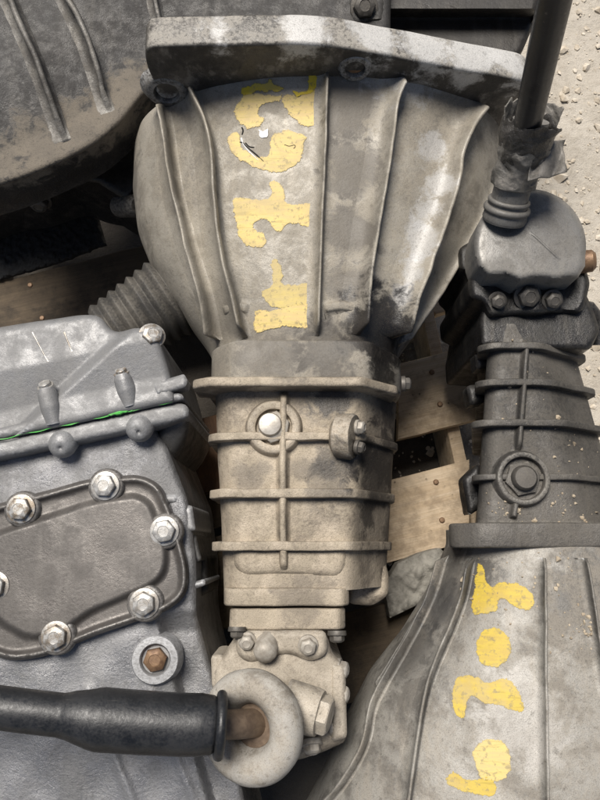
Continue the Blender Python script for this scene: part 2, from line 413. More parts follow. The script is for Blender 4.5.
m_cover = cast_mat('brown_grey_cover_metal', (.118, .108, .100), (.092, .085, .08), (.055, .048, .042), (.17, .158, .145), .3, .35, .48, .45, .22, .5, (.40, .39, .37), seed=21.0)
m_seam = cast_mat('dark_seam_casting', (.15, .148, .145), (.09, .088, .086), (.03, .028, .026), (.22, .215, .205), .3, .6, .42, .45, .4, .6, (.42, .41, .40), seed=23.0)
BASE_R = np.array((.28, -.10, .154))
m_rbell = cast_mat('scuffed_bell_aluminium', (.30, .285, .255), (.20, .19, .17), (.05, .045, .04), (.32, .285, .235), .45, .6, .55, .10, .35, .9, (.6, .6, .59), seed=31.0,
    spots=[sp(470, 580, .40, .03, OIL, .7, .4, BASE_R), sp(560, 610, .41, .035, OIL, .55, .4, BASE_R), sp(400, 640, .36, .05, (.04, .037, .034), .7, .5, BASE_R), sp(520, 720, .46, .045, (.40, .38, .35), .5, .4, BASE_R), sp(440, 600, .36, .04, (.03, .03, .032), .7, .4, BASE_R)])  # the one pale spot is a painted glare on the bell
m_rcase = cast_mat('sooty_case_metal', (.115, .106, .094), (.065, .06, .054), (.02, .019, .018), (.13, .117, .098), .6, .65, .55, .2, .55, .6, (.36, .34, .30), seed=37.0, speck=.5)
m_dome = cast_mat('grey_turret_metal', (.23, .222, .208), (.185, .178, .166), (.05, .047, .043), (.24, .225, .20), .5, .45, .5, .2, .2, .3, (.35, .34, .32), seed=41.0)
m_black = cast_mat('oily_black_casting', (.022, .021, .021), (.012, .012, .012), (.006, .006, .006), (.10, .09, .075), .25, .5, .4, .2, .5, .4, (.10, .095, .09), seed=43.0)
BASE_D = W(150, 20, .15)
m_dark = cast_mat('blotchy_dark_casting', (.04, .037, .034), (.015, .014, .013), (.02, .018, .017), (.085, .078, .068), .10, .85, .5, .12, .6, .8, (.25, .235, .21), seed=47.0, speck=.8, gscale=1.6,
    spots=[sp(x, y, .41, .042, (.17, .145, .113), .8, .8, BASE_D) for x, y in ((0, 160), (40, 145), (80, 128), (112, 105), (20, 178), (138, 80))])
m_darkrib = cast_mat('worn_dark_rib', (.20, .19, .172), (.12, .113, .103), (.03, .027, .025), (.19, .17, .14), .3, .6, .5, .2, .6, .8, (.40, .38, .35), seed=48.0, gscale=1.5)
m_darkdust = cast_mat('earth_dusted_lip', (.21, .185, .155), (.12, .105, .09), (.05, .042, .036), (.30, .265, .215), .7, .5, .7, .05, .9, .5, (.30, .27, .23), seed=51.0)
m_brownbox = cast_mat('brown_black_casting', (.030, .026, .021), (.02, .0175, .015), (.009, .008, .0075), (.08, .072, .062), .2, .5, .45, .2, .25, .2, (.12, .11, .10), seed=53.0)
m_zinc = simple_mat('zinc_plated_steel', (.52, .515, .50), (.34, .33, .31), .46, .6, 90, .25, .001, (.30, .28, .25), .35, vary=(.20, .15, .10))
m_plug = simple_mat('dull_plug_steel', (.50, .47, .42), (.34, .31, .27), .45, .5, 120, .25, .001)
m_dustbolt = simple_mat('dusty_bolt_steel', (.42, .39, .34), (.28, .25, .21), .6, .25, 110, .3, .001)
m_darkbolt = simple_mat('grimy_bolt_steel', (.10, .092, .082), (.05, .046, .042), .5, .3, 110, .3, .001, (.2, .18, .15), .5)
m_rust = simple_mat('rusty_plug_steel', (.24, .15, .085), (.13, .075, .045), .5, .4, 120, .3, .001)
m_rod = simple_mat('brown_rusted_rod', (.20, .145, .10), (.12, .085, .06), .55, .3, 100, .3, .001)
m_lever = simple_mat('black_painted_steel', (.010, .011, .014), (.018, .019, .022), .38, .0, 30, .25, .0012, (.12, .112, .10), .35, chips=(.10, .085, .07))
m_sleeve = simple_mat('black_rubber_sleeve', (.008, .009, .011), (.014, .015, .018), .42, .0, 40, .35, .0015, (.09, .087, .082), .16, chips=(.06, .057, .054))
m_boot = simple_mat('torn_black_plastic', (.10, .095, .085), (.17, .16, .145), .40, .0, 60, .5, .003, (.32, .29, .25), .5)
m_bootin = simple_mat('glossy_torn_plastic', (.02, .019, .018), (.06, .055, .05), .3, .0, 80, .6, .004)
m_bellows = simple_mat('dusty_black_rubber', (.04, .038, .035), (.025, .023, .021), .7, .0, 40, .2, .002, (.17, .155, .13), .6)
m_hole = simple_mat('dark_bore', (.02, .018, .016), (.012, .011, .01), .8)
m_green = simple_mat('green_sealant', (.10, .50, .09), (.16, .42, .14), .5, 0, 60)
m_concrete = simple_mat('grey_concrete', (.30, .285, .25), (.20, .19, .165), .9, 0, 60, .6, .006)
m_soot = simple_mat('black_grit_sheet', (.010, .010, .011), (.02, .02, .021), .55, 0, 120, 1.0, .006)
m_yellow = paint_mat('yellow_marker_paint', (.60, .45, .19), (.67, .52, .17), 1.20)
m_yellow_fresh = paint_mat('fresh_yellow_paint', (.66, .48, .03), (.72, .54, .02), 1.05)
m_yellow_faded = paint_mat('faded_yellow_paint', (.52, .41, .17), (.60, .47, .15), 1.34)
m_yellow_r = paint_mat('ochre_yellow_paint', (.46, .33, .06), (.54, .40, .05), 1.27)
m_white = simple_mat('white_chip_metal', (.75, .75, .74), (.6, .6, .6), .4)
PA = math.atan2(.25, 1.0)
m_wood = wood_mat('pale_pallet_wood', (.62, .50, .36), (.50, .38, .25), (.22, .165, .11), .7, PA)
m_wooddirty = wood_mat('soiled_pallet_wood', (.105, .077, .048), (.07, .051, .032), (.022, .017, .012), .75, PA)
m_woodred = wood_mat('reddish_pallet_wood', (.17, .095, .052), (.11, .06, .036), (.05, .035, .025), .5, PA+R(90))

# ------------------------------------------------------------------ bolts
def bolt_mesh(name, mat, r=.0085, hh=.006, wr=.0125, wt=.002, dome=.0015):
    mb = MB(); fr = frame((0, 0, 0), (0, 0, 1))
    if wr: lathe(mb, [(wr*.96, -.004), (wr, wt*.3), (wr*.98, wt*.8), (wr*.9, wt), (r*.8, wt+.0004)], fr, 28)
    def hexring(rad, k, h):
        A = np.linspace(0, 2*math.pi, 36, endpoint=False); c = (math.pi/6)
        rr = rad*math.cos(c)/np.cos((A % (2*c))-c); rr = rr*(1-k)+np.minimum(rr, rad*.90)*k
        return np.stack([np.cos(A)*rr, np.sin(A)*rr, np.full(36, h)], 1)
    rings = [hexring(r, 0, wt-.001), hexring(r, 0, wt+hh*.72), hexring(r*.985, .6, wt+hh*.9), hexring(r*.93, 1, wt+hh), hexring(r*.55, 1, wt+hh+dome), hexring(r*.5, 1, wt+hh+dome*.6)]
    loft(mb, rings)
    V = mb.verts(); me = bpy.data.meshes.new(name); me.from_pydata(V.tolist(), [], mb.f); me.update()
    me.polygons.foreach_set('use_smooth', [True]*len(me.polygons)); me.set_sharp_from_angle(angle=R(28)); me.materials.append(mat); return me
def put(me, name, p, n, parent, scale=1.0, spin=None):
    o = bpy.data.objects.new(name, me); COL.objects.link(o); o.parent = parent
    fr = frame(np.array(p)-np.array(worldloc(parent)), n)
    spin = random.uniform(0, 1.05) if spin is None else spin
    o.matrix_local = fm(fr) @ Matrix.Rotation(spin, 4, 'Z') @ Matrix.Scale(scale, 4)
    return o
bm_zinc = bolt_mesh('zinc_bolt', m_zinc, .0128, .0065, .0162, .002, .0008)
bm_dust = bolt_mesh('dusty_bolt', m_dustbolt, .0095, .007, .0115, .002)
bm_dark = bolt_mesh('grimy_bolt', m_darkbolt, .0095, .007, .012)
bm_rust = bolt_mesh('rusty_plug', m_rust, .0125, .006, .0, 0)

# ================================================================== GROUND
def ground():
    gx = np.concatenate([[-60, -20, -6, -2.5], np.linspace(-1.1, 1.3, 150), [2.5, 6, 20, 60]]); gy = np.concatenate([[-60, -20, -6, -2.5], np.linspace(-1.0, 1.4, 150), [2.5, 6, 20, 60]])
    V = []; n = len(gx)
    for y in gy:
        for x in gx: V.append((x, y, .012*fbm((x, y, 0), 3.5, 4)+.004*fbm((x, y, 5), 28, 4)-.006))
    F = [(j*n+i, j*n+i+1, (j+1)*n+i+1, (j+1)*n+i) for j in range(len(gy)-1) for i in range(n-1)]
    m = NT('pale_dry_earth'); tc = m.coord()
    a = m.noise(tc, 9, 8, .65, .5); b = m.noise(tc, 70, 8, .7); c = m.noise(tc, 420, 4, .6)
    col = m.mix(m.ramp(a, .3, .7), (.44, .395, .33), (.53, .485, .415)); col = m.mix(m.math('MULTIPLY', m.ramp(b, .45, .68), .5), col, (.30, .26, .205))
    col = m.mix(m.math('MULTIPLY', m.ramp(c, .5, .75), .4), col, (.60, .56, .49))
    # oil soaked earth below the castings; unseen part behind camera added to cut bounce
    dv = m.n('ShaderNodeVectorMath', {0: tc, 1: (-1.1, -.9, 0)}, operation='DISTANCE').outputs['Value']
    col = m.mix(m.math('MULTIPLY', m.ramp(m.math('ADD', dv, m.math('MULTIPLY', a, .3)), 1.75, 1.95, 1.0, 0.0), .9), col, (.045, .036, .028))
    nb = m.bump(b, .6, .01); nb = m.bump(c, .6, .003, nb)
    tag(MB().add(V, F).build('ground', m.out(col, .95, 0.0, nb)), 'pale dry earth strewn with small stones', kind='structure')
    # loose stones
    mb = MB(); ico = [(0, 0, 1), (.9, 0, .45), (.28, .85, .45), (-.72, .53, .45), (-.72, -.53, .45), (.28, -.85, .45), (.72, .53, -.45), (-.28, .85, -.45), (-.9, 0, -.45), (-.28, -.85, -.45), (.72, -.53, -.45), (0, 0, -1)]
    fi = [(0,1,2),(0,2,3),(0,3,4),(0,4,5),(0,5,1),(1,6,2),(2,7,3),(3,8,4),(4,9,5),(5,10,1),(6,7,2),(7,8,3),(8,9,4),(9,10,5),(10,6,1),(11,7,6),(11,8,7),(11,9,8),(11,10,9),(11,6,10)]
    ico = np.array(ico); global ICO, ICO_F; ICO, ICO_F = ico, fi
    for i in range(4200):
        x = random.uniform(.12, .95); y = random.uniform(-.2, 1.15); s = .0016+.0085*random.random()**6
        A = np.array([v*(1+.35*random.uniform(-1, 1)) for v in ico])*s*np.array((random.uniform(.8, 1.5), random.uniform(.8, 1.4), .62))
        z = .012*fbm((x, y, 0), 3.5, 4)+.004*fbm((x, y, 5), 28, 4)-.006
        t = random.random()*6.28; c_, s_ = math.cos(t), math.sin(t); A = A @ np.array(((c_, -s_, 0), (s_, c_, 0), (0, 0, 1)))
        mb.add(A+np.array((x, y, z+s*.2)), fi)
    m2 = NT('pale_stone'); tc = m2.coord(); a = m2.noise(tc, 60, 4, .6)
    col = m2.mix(m2.ramp(a, .35, .65), (.60, .54, .45), (.40, .34, .26))
    tag(mb.build('loose_stones', m2.out(col, .9), angle=25), 'small pale stones scattered over the dry earth', kind='stuff')
ground()

# ================================================================== PALLET
def pallet():
    root = empty('wooden_pallet', (0, .15, 0)); tag(root, 'stained wooden pallet of spaced boards lying under the gearboxes', 'pallet')
    zt = .13
    def board(name, quad, mat, z=zt, th=.022, seed=0):
        P = [W(px, py, z)[:2] for px, py in quad]; P = densify(np.array(P), .03)
        P = np.array([p+np.array((noise.noise(Vector((p[0]*18, p[1]*18, seed))), noise.noise(Vector((p[0]*18, p[1]*18, seed+5)))))*.0018 for p in P])
        mb = MB(); slab(mb, P, frame((0, 0, 0), (0, 0, 1)), z-th, z+.003*noise.noise(Vector((seed*3.3, 0, 0))), .0022, False, 2)
        return mb.build(name, mat, root, angle=35)
    def row(x0, x1, y0, h, s=-.26, xl=0):   # boards run up to the right; y0 is the top edge at picture x=440
        return [(x0, y0+(x0-440)*s), (x1, y0+(x1-440)*s), (x1, y0+(x1-440)*s+h), (x0, y0+(x0-440)*s+h)]
    board('board', row(-90, 250, 168, 88), m_wooddirty, seed=1)
    board('board', row(398, 482, 353, 76), m_wood, seed=2)
    board('board', row(150, 300, 356, 76), m_woodred, z=.126, seed=7)
    board('board', row(385, 470, 467, 82), m_wood, seed=3)
    board('board', row(120, 300, 392, 78), m_wooddirty, z=.10, seed=8)
    board('board', row(120, 330, 478, 95), m_wooddirty, seed=9)
    board('board', row(60, 420, 590, 90), m_wooddirty, seed=4)
    board('board', [(449, 317), (500, 302), (500, 340), (459, 350)], m_wood, z=.12, seed=5)
    board('board', [(425, 303), (500, 276), (500, 294), (436, 314)], m_wood, z=.105, seed=6)
    # nail heads
    nm = bpy.data.meshes.new('nail'); nb = MB(); lathe(nb, [(.0042, -.004), (.0042, .0006), (.003, .0014), (.0001, .0015)], frame((0, 0, 0), (0, 0, 1)), 12)
    nm.from_pydata(nb.verts().tolist(), [], nb.f); nm.materials.append(m_rust)
    for px, py in ((432, 372), (440, 404), (455, 366), (436, 482), (442, 520), (200, 432), (205, 560), (30, 285), (42, 318)): put(nm, 'nail', W(px, py, .1315), (0, 0, 1), root)
    # stringers below the boards
    def stringer(a, b, w, mat, z1, seed):
        A = W(a[0], a[1], z1)[:2]; B = W(b[0], b[1], z1)[:2]; d = (B-A)/np.linalg.norm(B-A); s = np.array((-d[1], d[0]))*w/2
        P = densify(np.array([A-s, B-s, B+s, A+s]), .04); mb = MB(); slab(mb, P, frame((0, 0, 0), (0, 0, 1)), -.002, z1, .002, False, 2)
        mb.build('stringer', mat, root, angle=35)
    stringer((425, 300), (500, 640), .020, m_wood, .106, 1)
    stringer((-40, 200), (60, 620), .045, m_wooddirty, .106, 2)
    stringer((210, 200), (270, 660), .045, m_wooddirty, .076, 3)
pallet()

# black gritty sheet lying on the pallet at the left
def sheet():
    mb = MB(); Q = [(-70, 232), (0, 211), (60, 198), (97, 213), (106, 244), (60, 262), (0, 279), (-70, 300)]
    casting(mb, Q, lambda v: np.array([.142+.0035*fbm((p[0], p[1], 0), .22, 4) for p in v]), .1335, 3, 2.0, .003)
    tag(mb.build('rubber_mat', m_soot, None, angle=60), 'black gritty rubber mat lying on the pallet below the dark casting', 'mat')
sheet()
def chunk():
    mb = MB(); Q = [(384, 585), (398, 563), (420, 553), (440, 548), (452, 560), (440, 590), (415, 606), (390, 618)]
    casting(mb, Q, lambda v: np.array([.175+.010*fbm((p[0], p[1], 2), .08, 5) for p in v]), .131, 6, 2.0)
    tag(mb.build('concrete_lump', m_concrete, None, angle=60), 'rough grey concrete lump wedged between the two gearboxes', 'rubble')
chunk()

# ================================================================== MAIN GEARBOX
def superloft(stations, n=128, ex=2.35, amp=.0006, c0=True, c1=True, ex1=None):
    """stations: (y, xl, xr, za, zt, zb)"""
    A = np.linspace(0, 2*math.pi, n, endpoint=False); rings = []
    ex0 = ex; ns = len(stations)
    for i_, (y, xl, xr, za, zt, zb) in enumerate(stations):
        ex = ex0 if ex1 is None else ex0+(ex1-ex0)*i_/(ns-1)
        c, s = np.cos(A), np.sin(A); cx = (xl+xr)/2; hw = (xr-xl)/2
        x = cx+hw*np.sign(c)*np.abs(c)**(2/ex); h = np.where(s > 0, zt-za, za-zb); z = za+h*np.sign(s)*np.abs(s)**(2/ex)
        rings.append(np.stack([x, np.full(n, y), z], 1))
    mb = MB(); loft(mb, rings, c0, c1)
    if stations[0][0] < stations[-1][0]: mb.f = [f[::-1] for f in mb.f]
    return mb.rough(amp, 35)
def sil(pts, z):
    P = np.array([W(a, b, z)[:2] for a, b in pts]); o = np.argsort(P[:, 1]); return P[o, 1], P[o, 0]
def smooth_steps(y, k):
    return y

def main_gearbox():
    root = empty('gearbox', BASE_MAIN); tag(root, 'large dusty aluminium gearbox in the centre, flared bell with faded yellow paint strokes', 'gearbox', 'used gearboxes on the pallet')
    ZA = .31; yF = .380; yJ = W(305, 352, .43)[1]
    # ---- bell
    ly, lx = sil([(205, 78), (172, 102), (146, 132), (137, 162), (136, 200), (141, 240), (155, 275), (182, 315), (207, 350), (214, 362)], ZA)
    ry, rx = sil([(500, 75), (500, 140), (494, 185), (478, 230), (452, 280), (424, 322), (402, 352), (395, 364)], ZA)
    st = []
    for y in np.linspace(yJ-.012, yF+.004, 110):
        k = (y-yJ)/(yF-yJ); f = max(0, (k-.86)/.14)
        zt = .428+.040*min(1, max(0, k))**.8+.010*f**2; zb = .215-.085*min(1, max(0, k))**.7
        st.append((y, np.interp(y, ly, lx)-.0*f, np.interp(y, ry, rx)+.0*f, ZA, zt, zb))
    # smooth the widths
    arr = np.array(st)
    for _ in range(5): arr[1:-1, 1:3] = .25*arr[:-2, 1:3]+.5*arr[1:-1, 1:3]+.25*arr[2:, 1:3]
    bell = superloft([tuple(a) for a in arr], 200, 2.6, .0010, ex1=2.15)
    bv = bell.bvh(); ob = bell.build('bell_housing', m_bell, root, angle=60)
    ribs = [([(186, 74), (198, 105), (211, 145), (216, 200), (221, 245), (236, 300), (246, 338)], .0085, .028, -.30),
            ([(165, 105), (171, 140), (178, 190), (192, 245), (210, 300), (219, 340)], .009, .026, -.30),
            ([(327, 62), (324, 150), (320, 240), (317, 336)], .0062, .017, -.05),
            ([(404, 72), (392, 105), (386, 150), (378, 200), (369, 250), (357, 335)], .0085, .024, -.05),
            ([(492, 84), (472, 115), (452, 155), (447, 185), (434, 225), (410, 285), (390, 338)], .011, .028, .1),
            ([(512, 110), (494, 178), (470, 232), (436, 290), (398, 345)], .010, .012, .3)]
    for p, w, h, ln in ribs: rib(bv, p, w, h, 3.2, 70, lean=ln, wide=6.5).build('rib', m_bell, ob, angle=80)
    for p in ([(223, 311), (236, 307), (249, 309)], [(323, 309), (340, 306), (358, 309)]): rib(bv, p, .010, .004, 2.5, 24).build('step_rib', m_bell, ob, angle=80)
    # ---- flange
    pf = lambda x, y: WY(x, y, yF)[[0, 2]]
    top = [pf(145, 62), pf(150, 48), pf(172, 55-8), pf(318, 39), pf(520, 78), pf(531, 84)]
    xL, xR = top[0][0], top[-1][0]
    outl = [top[0], (top[0][0]+.006, top[0][1]+.028), (pf(318, 41)[0], pf(318, 41)[1]), top[-2], top[-1], (xR-.004, .36), (xR-.05, .22), (.12, .135), (-.09, .135), (xL+.03, .22), (xL+.012, .36)]
    outl = rpoly([np.array(p) for p in outl], [.02, .03, .04, .02, .012, .03, .05, .05, .05, .05, .03], 8)
    outl = densify(outl, .006)
    fr = (np.array((0, yF, 0)), np.array((1., 0, 0)), np.array((0, 0, 1.)), np.array((0, -1., 0)))
    mb = MB(); slab(mb, outl, fr, -.036, .002, .0042, True, 4); mb.rough(.0016, 28)
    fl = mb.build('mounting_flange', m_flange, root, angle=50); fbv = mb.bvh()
    for px, py, r in ((167, 90, .024), (355, 66, .018), (408, 91, .013)):
        p = WY(px, py, yF); mb = MB()
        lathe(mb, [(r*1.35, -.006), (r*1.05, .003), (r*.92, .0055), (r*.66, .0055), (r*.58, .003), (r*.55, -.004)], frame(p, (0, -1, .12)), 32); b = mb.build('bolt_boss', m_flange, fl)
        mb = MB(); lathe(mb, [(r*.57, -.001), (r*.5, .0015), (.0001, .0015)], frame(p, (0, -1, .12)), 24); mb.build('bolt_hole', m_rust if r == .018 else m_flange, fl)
    # ---- paint marks on the bell
    bb = MB(); bb.add(bell.verts(), bell.f); pb = bb.bvh()
    Z = lambda L: [(220+a/2.858, 60+b/2.858) for a, b in L]
    paint(pb, Z([(55, 110), (75, 92), (120, 92), (165, 100), (185, 92), (175, 118), (130, 130), (115, 150), (130, 165), (120, 190), (90, 200), (55, 185), (38, 150)]), 'paint_mark', m_yellow, ob)
    paint(pb, Z([(60, 82), (100, 68), (125, 64), (145, 50), (160, 64), (185, 78), (170, 98), (110, 92), (62, 104)]), 'paint_mark', m_yellow_fresh, ob, .0010)
    paint(pb, Z([(172, 105), (196, 92), (225, 100), (278, 80), (278, 180), (255, 193), (225, 190), (200, 165), (180, 135)]), 'paint_mark', m_yellow, ob)
    paint(pb, Z([(205, 78), (228, 92), (248, 84), (252, 48), (262, 38), (276, 40), (278, 75), (262, 94), (225, 104), (204, 92)]), 'paint_mark', m_yellow_fresh, ob, .0010)
    paint(pb, Z([(15, 225), (40, 202), (58, 212), (66, 245), (105, 272), (135, 268), (140, 230), (160, 205), (200, 195), (250, 215), (243, 240), (235, 290), (190, 320), (140, 325), (70, 300), (30, 265)]), 'paint_mark', m_yellow, ob)
    paint(pb, Z([(135, 350), (160, 340), (190, 370), (195, 405), (265, 410), (268, 465), (258, 482), (200, 470), (175, 495), (150, 490), (135, 462), (105, 465), (105, 485), (130, 495), (130, 535), (70, 530), (45, 480), (38, 395), (135, 390)]), 'paint_mark', m_yellow, ob)
    paint(pb, Z([(140, 570), (165, 560), (185, 610), (185, 635), (268, 635), (274, 690), (268, 720), (180, 715), (140, 705), (110, 660), (140, 640)]), 'paint_mark', m_yellow_faded, ob)
    paint(pb, Z([(95, 712), (150, 712), (270, 690), (272, 768), (180, 765), (110, 785), (95, 770)]), 'paint_mark', m_yellow, ob, .0009)
    paint(pb, Z([(113, 198), (124, 204), (134, 197), (136, 212), (126, 226), (114, 220)]), 'bare_metal_chip', m_white, ob, .0009, 1.2)
    for L, mt in (([(62, 192), (66, 202), (63, 214)], m_hole), ([(54, 238), (62, 232), (74, 246), (100, 268), (132, 297)], m_hole), ([(60, 222), (68, 244), (88, 268), (116, 292)], m_white), ([(72, 236), (84, 248), (98, 250)], m_hole), ([(178, 246), (186, 242), (194, 248), (205, 246), (216, 243), (214, 254), (204, 252)], m_hole)):
        rib(pb, Z(L), .0010, .0010, 2.0, 24).build('scratch', mt, ob)
    # ---- neck with lip plate
    ysx = lambda px, py, z: W(px, py, z)[0]
    xl = ysx(219, 372, .33); xr = ysx(395, 372, .33)
    def sec(x0, x1, z0, z1, cl=.035, cr=.05, r=.018):
        return densify(rpoly([(x0, z0), (x1, z0), (x1, z1-cr*1.5), (x1-cr, z1), (x0+cl, z1), (x0, z1-cl*1.1)], r, 6), .006)
    fry = lambda y: (np.array((0, y, 0)), np.array((1., 0, 0)), np.array((0, 0, 1.)), np.array((0, -1., 0)))
    yLip = W(300, 378, .445)[1]
    mb = MB(); slab(mb, sec(xl-.002, xr+.004, .14, .440), fry(yJ+.012), 0, yJ+.012-yLip, .003, True); mb.rough(.0022, 30)
    nk = mb.build('housing_neck', m_bell, root, angle=50)
    x0 = WY(194, 383, yLip)[0]; x1 = WY(400, 383, yLip)[0]
    mb = MB(); slab(mb, densify(rpoly([(x0, .385), (x0, .436), (x0+.02, .449), (x1-.045, .449), (x1, .405), (x1, .16), (x1-.05, .135), (xl, .135), (xl-.004, .385)], .006, 5), .006), fry(yLip+.001), 0, .011, .003, True); mb.rough(.0010, 35)
    mb.build('lip_plate', m_case, root, angle=50)
    p = W(404, 384, .40); put(bm_dark, 'bolt', p, (1, 0, .1), root, .8)
    # ---- case
    yC0 = yLip-.011; yC1 = W(300, 590, .41)[1]
    cl0 = ysx(221, 400, .33); cr0 = ysx(396, 400, .33); cl1 = ysx(229, 585, .33); cr1 = ysx(386, 585, .33)
    rings = []
    for k in np.linspace(0, 1, 70):
        y = yC0+.004+(yC1-yC0-.004)*k; a = cl0+(cl1-cl0)*k; b = cr0+(cr1-cr0)*k
        zt = .420-.006*k
        s = sec(a, b, .135, zt, .018, .052, .012); s = densify(s, .0061)
        rings.append((s, y, a, b))
    n0 = min(len(r[0]) for r in rings)
    def resamp(s, n):
        c = np.r_[0, np.cumsum(np.linalg.norm(np.diff(np.vstack([s, s[:1]]), axis=0), axis=1))]; q = np.vstack([s, s[:1]])
        t = np.linspace(0, c[-1], n, endpoint=False); return np.stack([np.interp(t, c, q[:, 0]), np.interp(t, c, q[:, 1])], 1)
    RR = []
    for s, y, a, b in rings:
        s = resamp(s, 190); q = np.stack([s[:, 0], np.full(190, y), s[:, 1]], 1)
        # shallow pocket steps between ribs
        k = (yC0-y)/(yC0-yC1)
        RR.append(q)
    case = MB(); loft(case, RR); case.rough(.0016, 30); cbv = case.bvh(); oc = case.build('gearbox_case', m_case, root, angle=50)
    # transverse ribs: plates following the section
    for py, th, out in ((436, .009, .011), (493, .010, .012), (546, .010, .012)):
        y = W(300, py, .428)[1]; k = (yC0-y)/(yC0-yC1); a = cl0+(cl1-cl0)*k-out*.8; b = cr0+(cr1-cr0)*k+out*.3
        s = sec(a, b, .145, .420-.006*k+out, .018, .056, .010); mb = MB(); slab(mb, s, fry(y+th/2), 0, th, .0016, True); mb.rough(.0016, 45)
        mb.build('rib', m_case, oc, angle=50)
    rib(cbv, [(284, 392), (283, 450), (283, 520), (284, 572)], .0085, .012, 2.4, 60).build('rib', m_case, oc, angle=80)
    # swelling above the tail plate
    mb = MB(); casting(mb, rpoly([(234, 545), (346, 545), (347, 562), (340, 577), (290, 575), (244, 576), (234, 566)], 9, 5), lambda v: .4190+0*v[:, 0], .39, 12, 2.2, .007); mb.rough(.001, 40)
    mb.build('case_swelling', m_case, oc, angle=60)
    # filler plug boss and plug
    h, n = hit(cbv, 274, 428); n = np.array((0, -.02, 1.0)); mb = MB()
    lathe(mb, [(.034, -.006), (.031, .004), (.0295, .008), (.028, .0095), (.0225, .0095), (.0205, .0085), (.0195, .002), (.0001, .002)], frame(h, n), 56); mb.rough(.0007, 70)
    mb.build('filler_boss', m_case, oc, angle=50)
    pm = bolt_mesh('filler_plug', m_dustbolt, .0185, .006, 0, .002); put(pm, 'filler_plug', h+n*.002, n, oc, 1, .35)
    mb = MB(); lathe(mb, [(.0135, 0), (.0133, .006), (.0118, .0095), (.006, .0108), (.0001, .011)], frame(h+np.array((-.004, .002, .006)), n), 36); mb.build('plug_head', m_plug, oc, angle=40)
    # switch lug on the shoulder
    q = hit(cbv, 352, 437)[0]; mb = MB()
    lathe(mb, [(.016, -.012), (.0245, -.006), (.0255, .010), (.024, .013), (.012, .0135), (.0001, .014)], frame(q+np.array((-.010, 0, .006)), (.93, -.12, .36)), 40); mb.rough(.0012, 60); mb.build('switch_boss', m_case, oc, angle=40)
    put(bm_dust, 'bolt', q+np.array((.006, .009, .012)), (.9, -.1, .42), oc, .75); put(bm_dark, 'bolt', q+np.array((.006, -.013, .011)), (.9, -.2, .42), oc, .7)
    # right hand lump of the case and tail plates
    mb = MB(); casting(mb, rpoly([(348, 560), (384, 560), (389, 575), (388, 596), (372, 606), (348, 604)], 6, 4), lambda v: .348+0*v[:, 0], .20, 8, 2.5); mb.rough(.001, 40); mb.build('case_lug', m_case, oc, angle=60)
    yT = yC1+.006
    for i, (a, b, c, d, zz, nm) in enumerate(((223, 350, 588, 607, .418, 'tail_plate'), (229, 346, 607, 629, .414, 'cover_plate'))):
        y0 = W(300, c, zz)[1]; y1 = W(300, d, zz)[1]; xa = W(a, c, zz)[0]; xb = W(b, c, zz)[0]
        mb = MB(); slab(mb, sec(xa, xb, .16, zz, .006, .008, .005), fry(y0-(0 if i == 0 else .0015)), 0, y0-y1-.0005, .0028, True); mb.rough(.0013, 45); mb.build(nm, m_case, root, angle=50)
    for px, py in ((237, 630), (337, 634)): put(bm_dark, 'bolt', WY(px, py, W(300, 630, .40)[1]+.002), (0, -1, .1), root, .8)
    # ---- shift tower
    tw = MB(); z0 = .405
    casting(tw, rpoly([(222, 656), (238, 632), (326, 632), (333, 655), (345, 662), (347, 742), (322, 752), (300, 760), (232, 770), (214, 720), (212, 668)], 8, 4),
            lambda v: z0+.016*np.exp(-(((v[:, 0]-268)/34)**2+((v[:, 1]-690)/34)**2)*1.2)-.012*np.clip((v[:, 1]-700)/60, 0, 1), .20, 9, 2.5); tw.rough(.0016, 40)
    t = tw.build('shift_tower', m_tower, root, angle=60); tv = tw.bvh()
    mb = MB(); casting(mb, rpoly([(235, 630), (326, 630), (328, 655), (310, 662), (288, 652), (250, 664), (236, 655)], 8, 4), lambda v: .417+0*v[:, 0], .39, 6, 2.5); mb.rough(.0012, 50); mb.build('tower_plate', m_tower, t, angle=60)
    for px, py, s in ((247, 641, .85), (308, 645, .95)): put(bm_dust, 'bolt', W(px, py, .417), (0, -.25, 1), t, s)
    mb = MB(); lathe(mb, [(.0125, -.01), (.0125, .008), (.0105, .013), (.006, .0155), (.0001, .016)], frame(W(266, 647, .417), (-.05, -.45, .9)), 32); mb.build('dome_cap', m_dustbolt, t, angle=50)
    # side cylinder with hexagon plug pointing right
    c = W(296, 706, .425); ax = nz((.92, -.22, .25)); mb = MB()
    lathe(mb, [(.024, -.01), (.0235, .020), (.022, .026), (.0001, .027)], frame(c, ax), 40); mb.rough(.001, 60); mb.build('side_cylinder', m_tower, t, angle=45)
    pm2 = bolt_mesh('hex_plug', m_tower, .019, .012, 0, 0, .001); put(pm2, 'hex_plug', c+ax*.025, ax, t, 1, .5)
    for px, py, s in ((341, 669, 1.0), (342, 694, .95), (337, 726, .9)): put(bm_dust, 'bolt', W(px-2, py, .395), (1, -.1, .25), t, s)
    put(bm_dust, 'bolt', W(312, 744, .40), (.1, -.9, .45), t, .95)
    mb = MB(); casting(mb, rpoly([(330, 662), (345, 664), (347, 738), (332, 742)], 4, 3), lambda v: .407+0*v[:, 0], .33, 5, 2.0); mb.rough(.001, 50); mb.build('side_cover', m_tower, t, angle=60)
    mb = MB(); casting(mb, rpoly([(211, 655), (224, 654), (226, 690), (212, 688)], 4, 3), lambda v: .402+0*v[:, 0], .33, 4, 2.0); mb.build('ear', m_tower, t, angle=60)
    # ---- gear lever: cap ring, rod and sleeve
    rc = W(249, 728, .455); ax = nz((-.42, -.04, .90)); mb = MB()
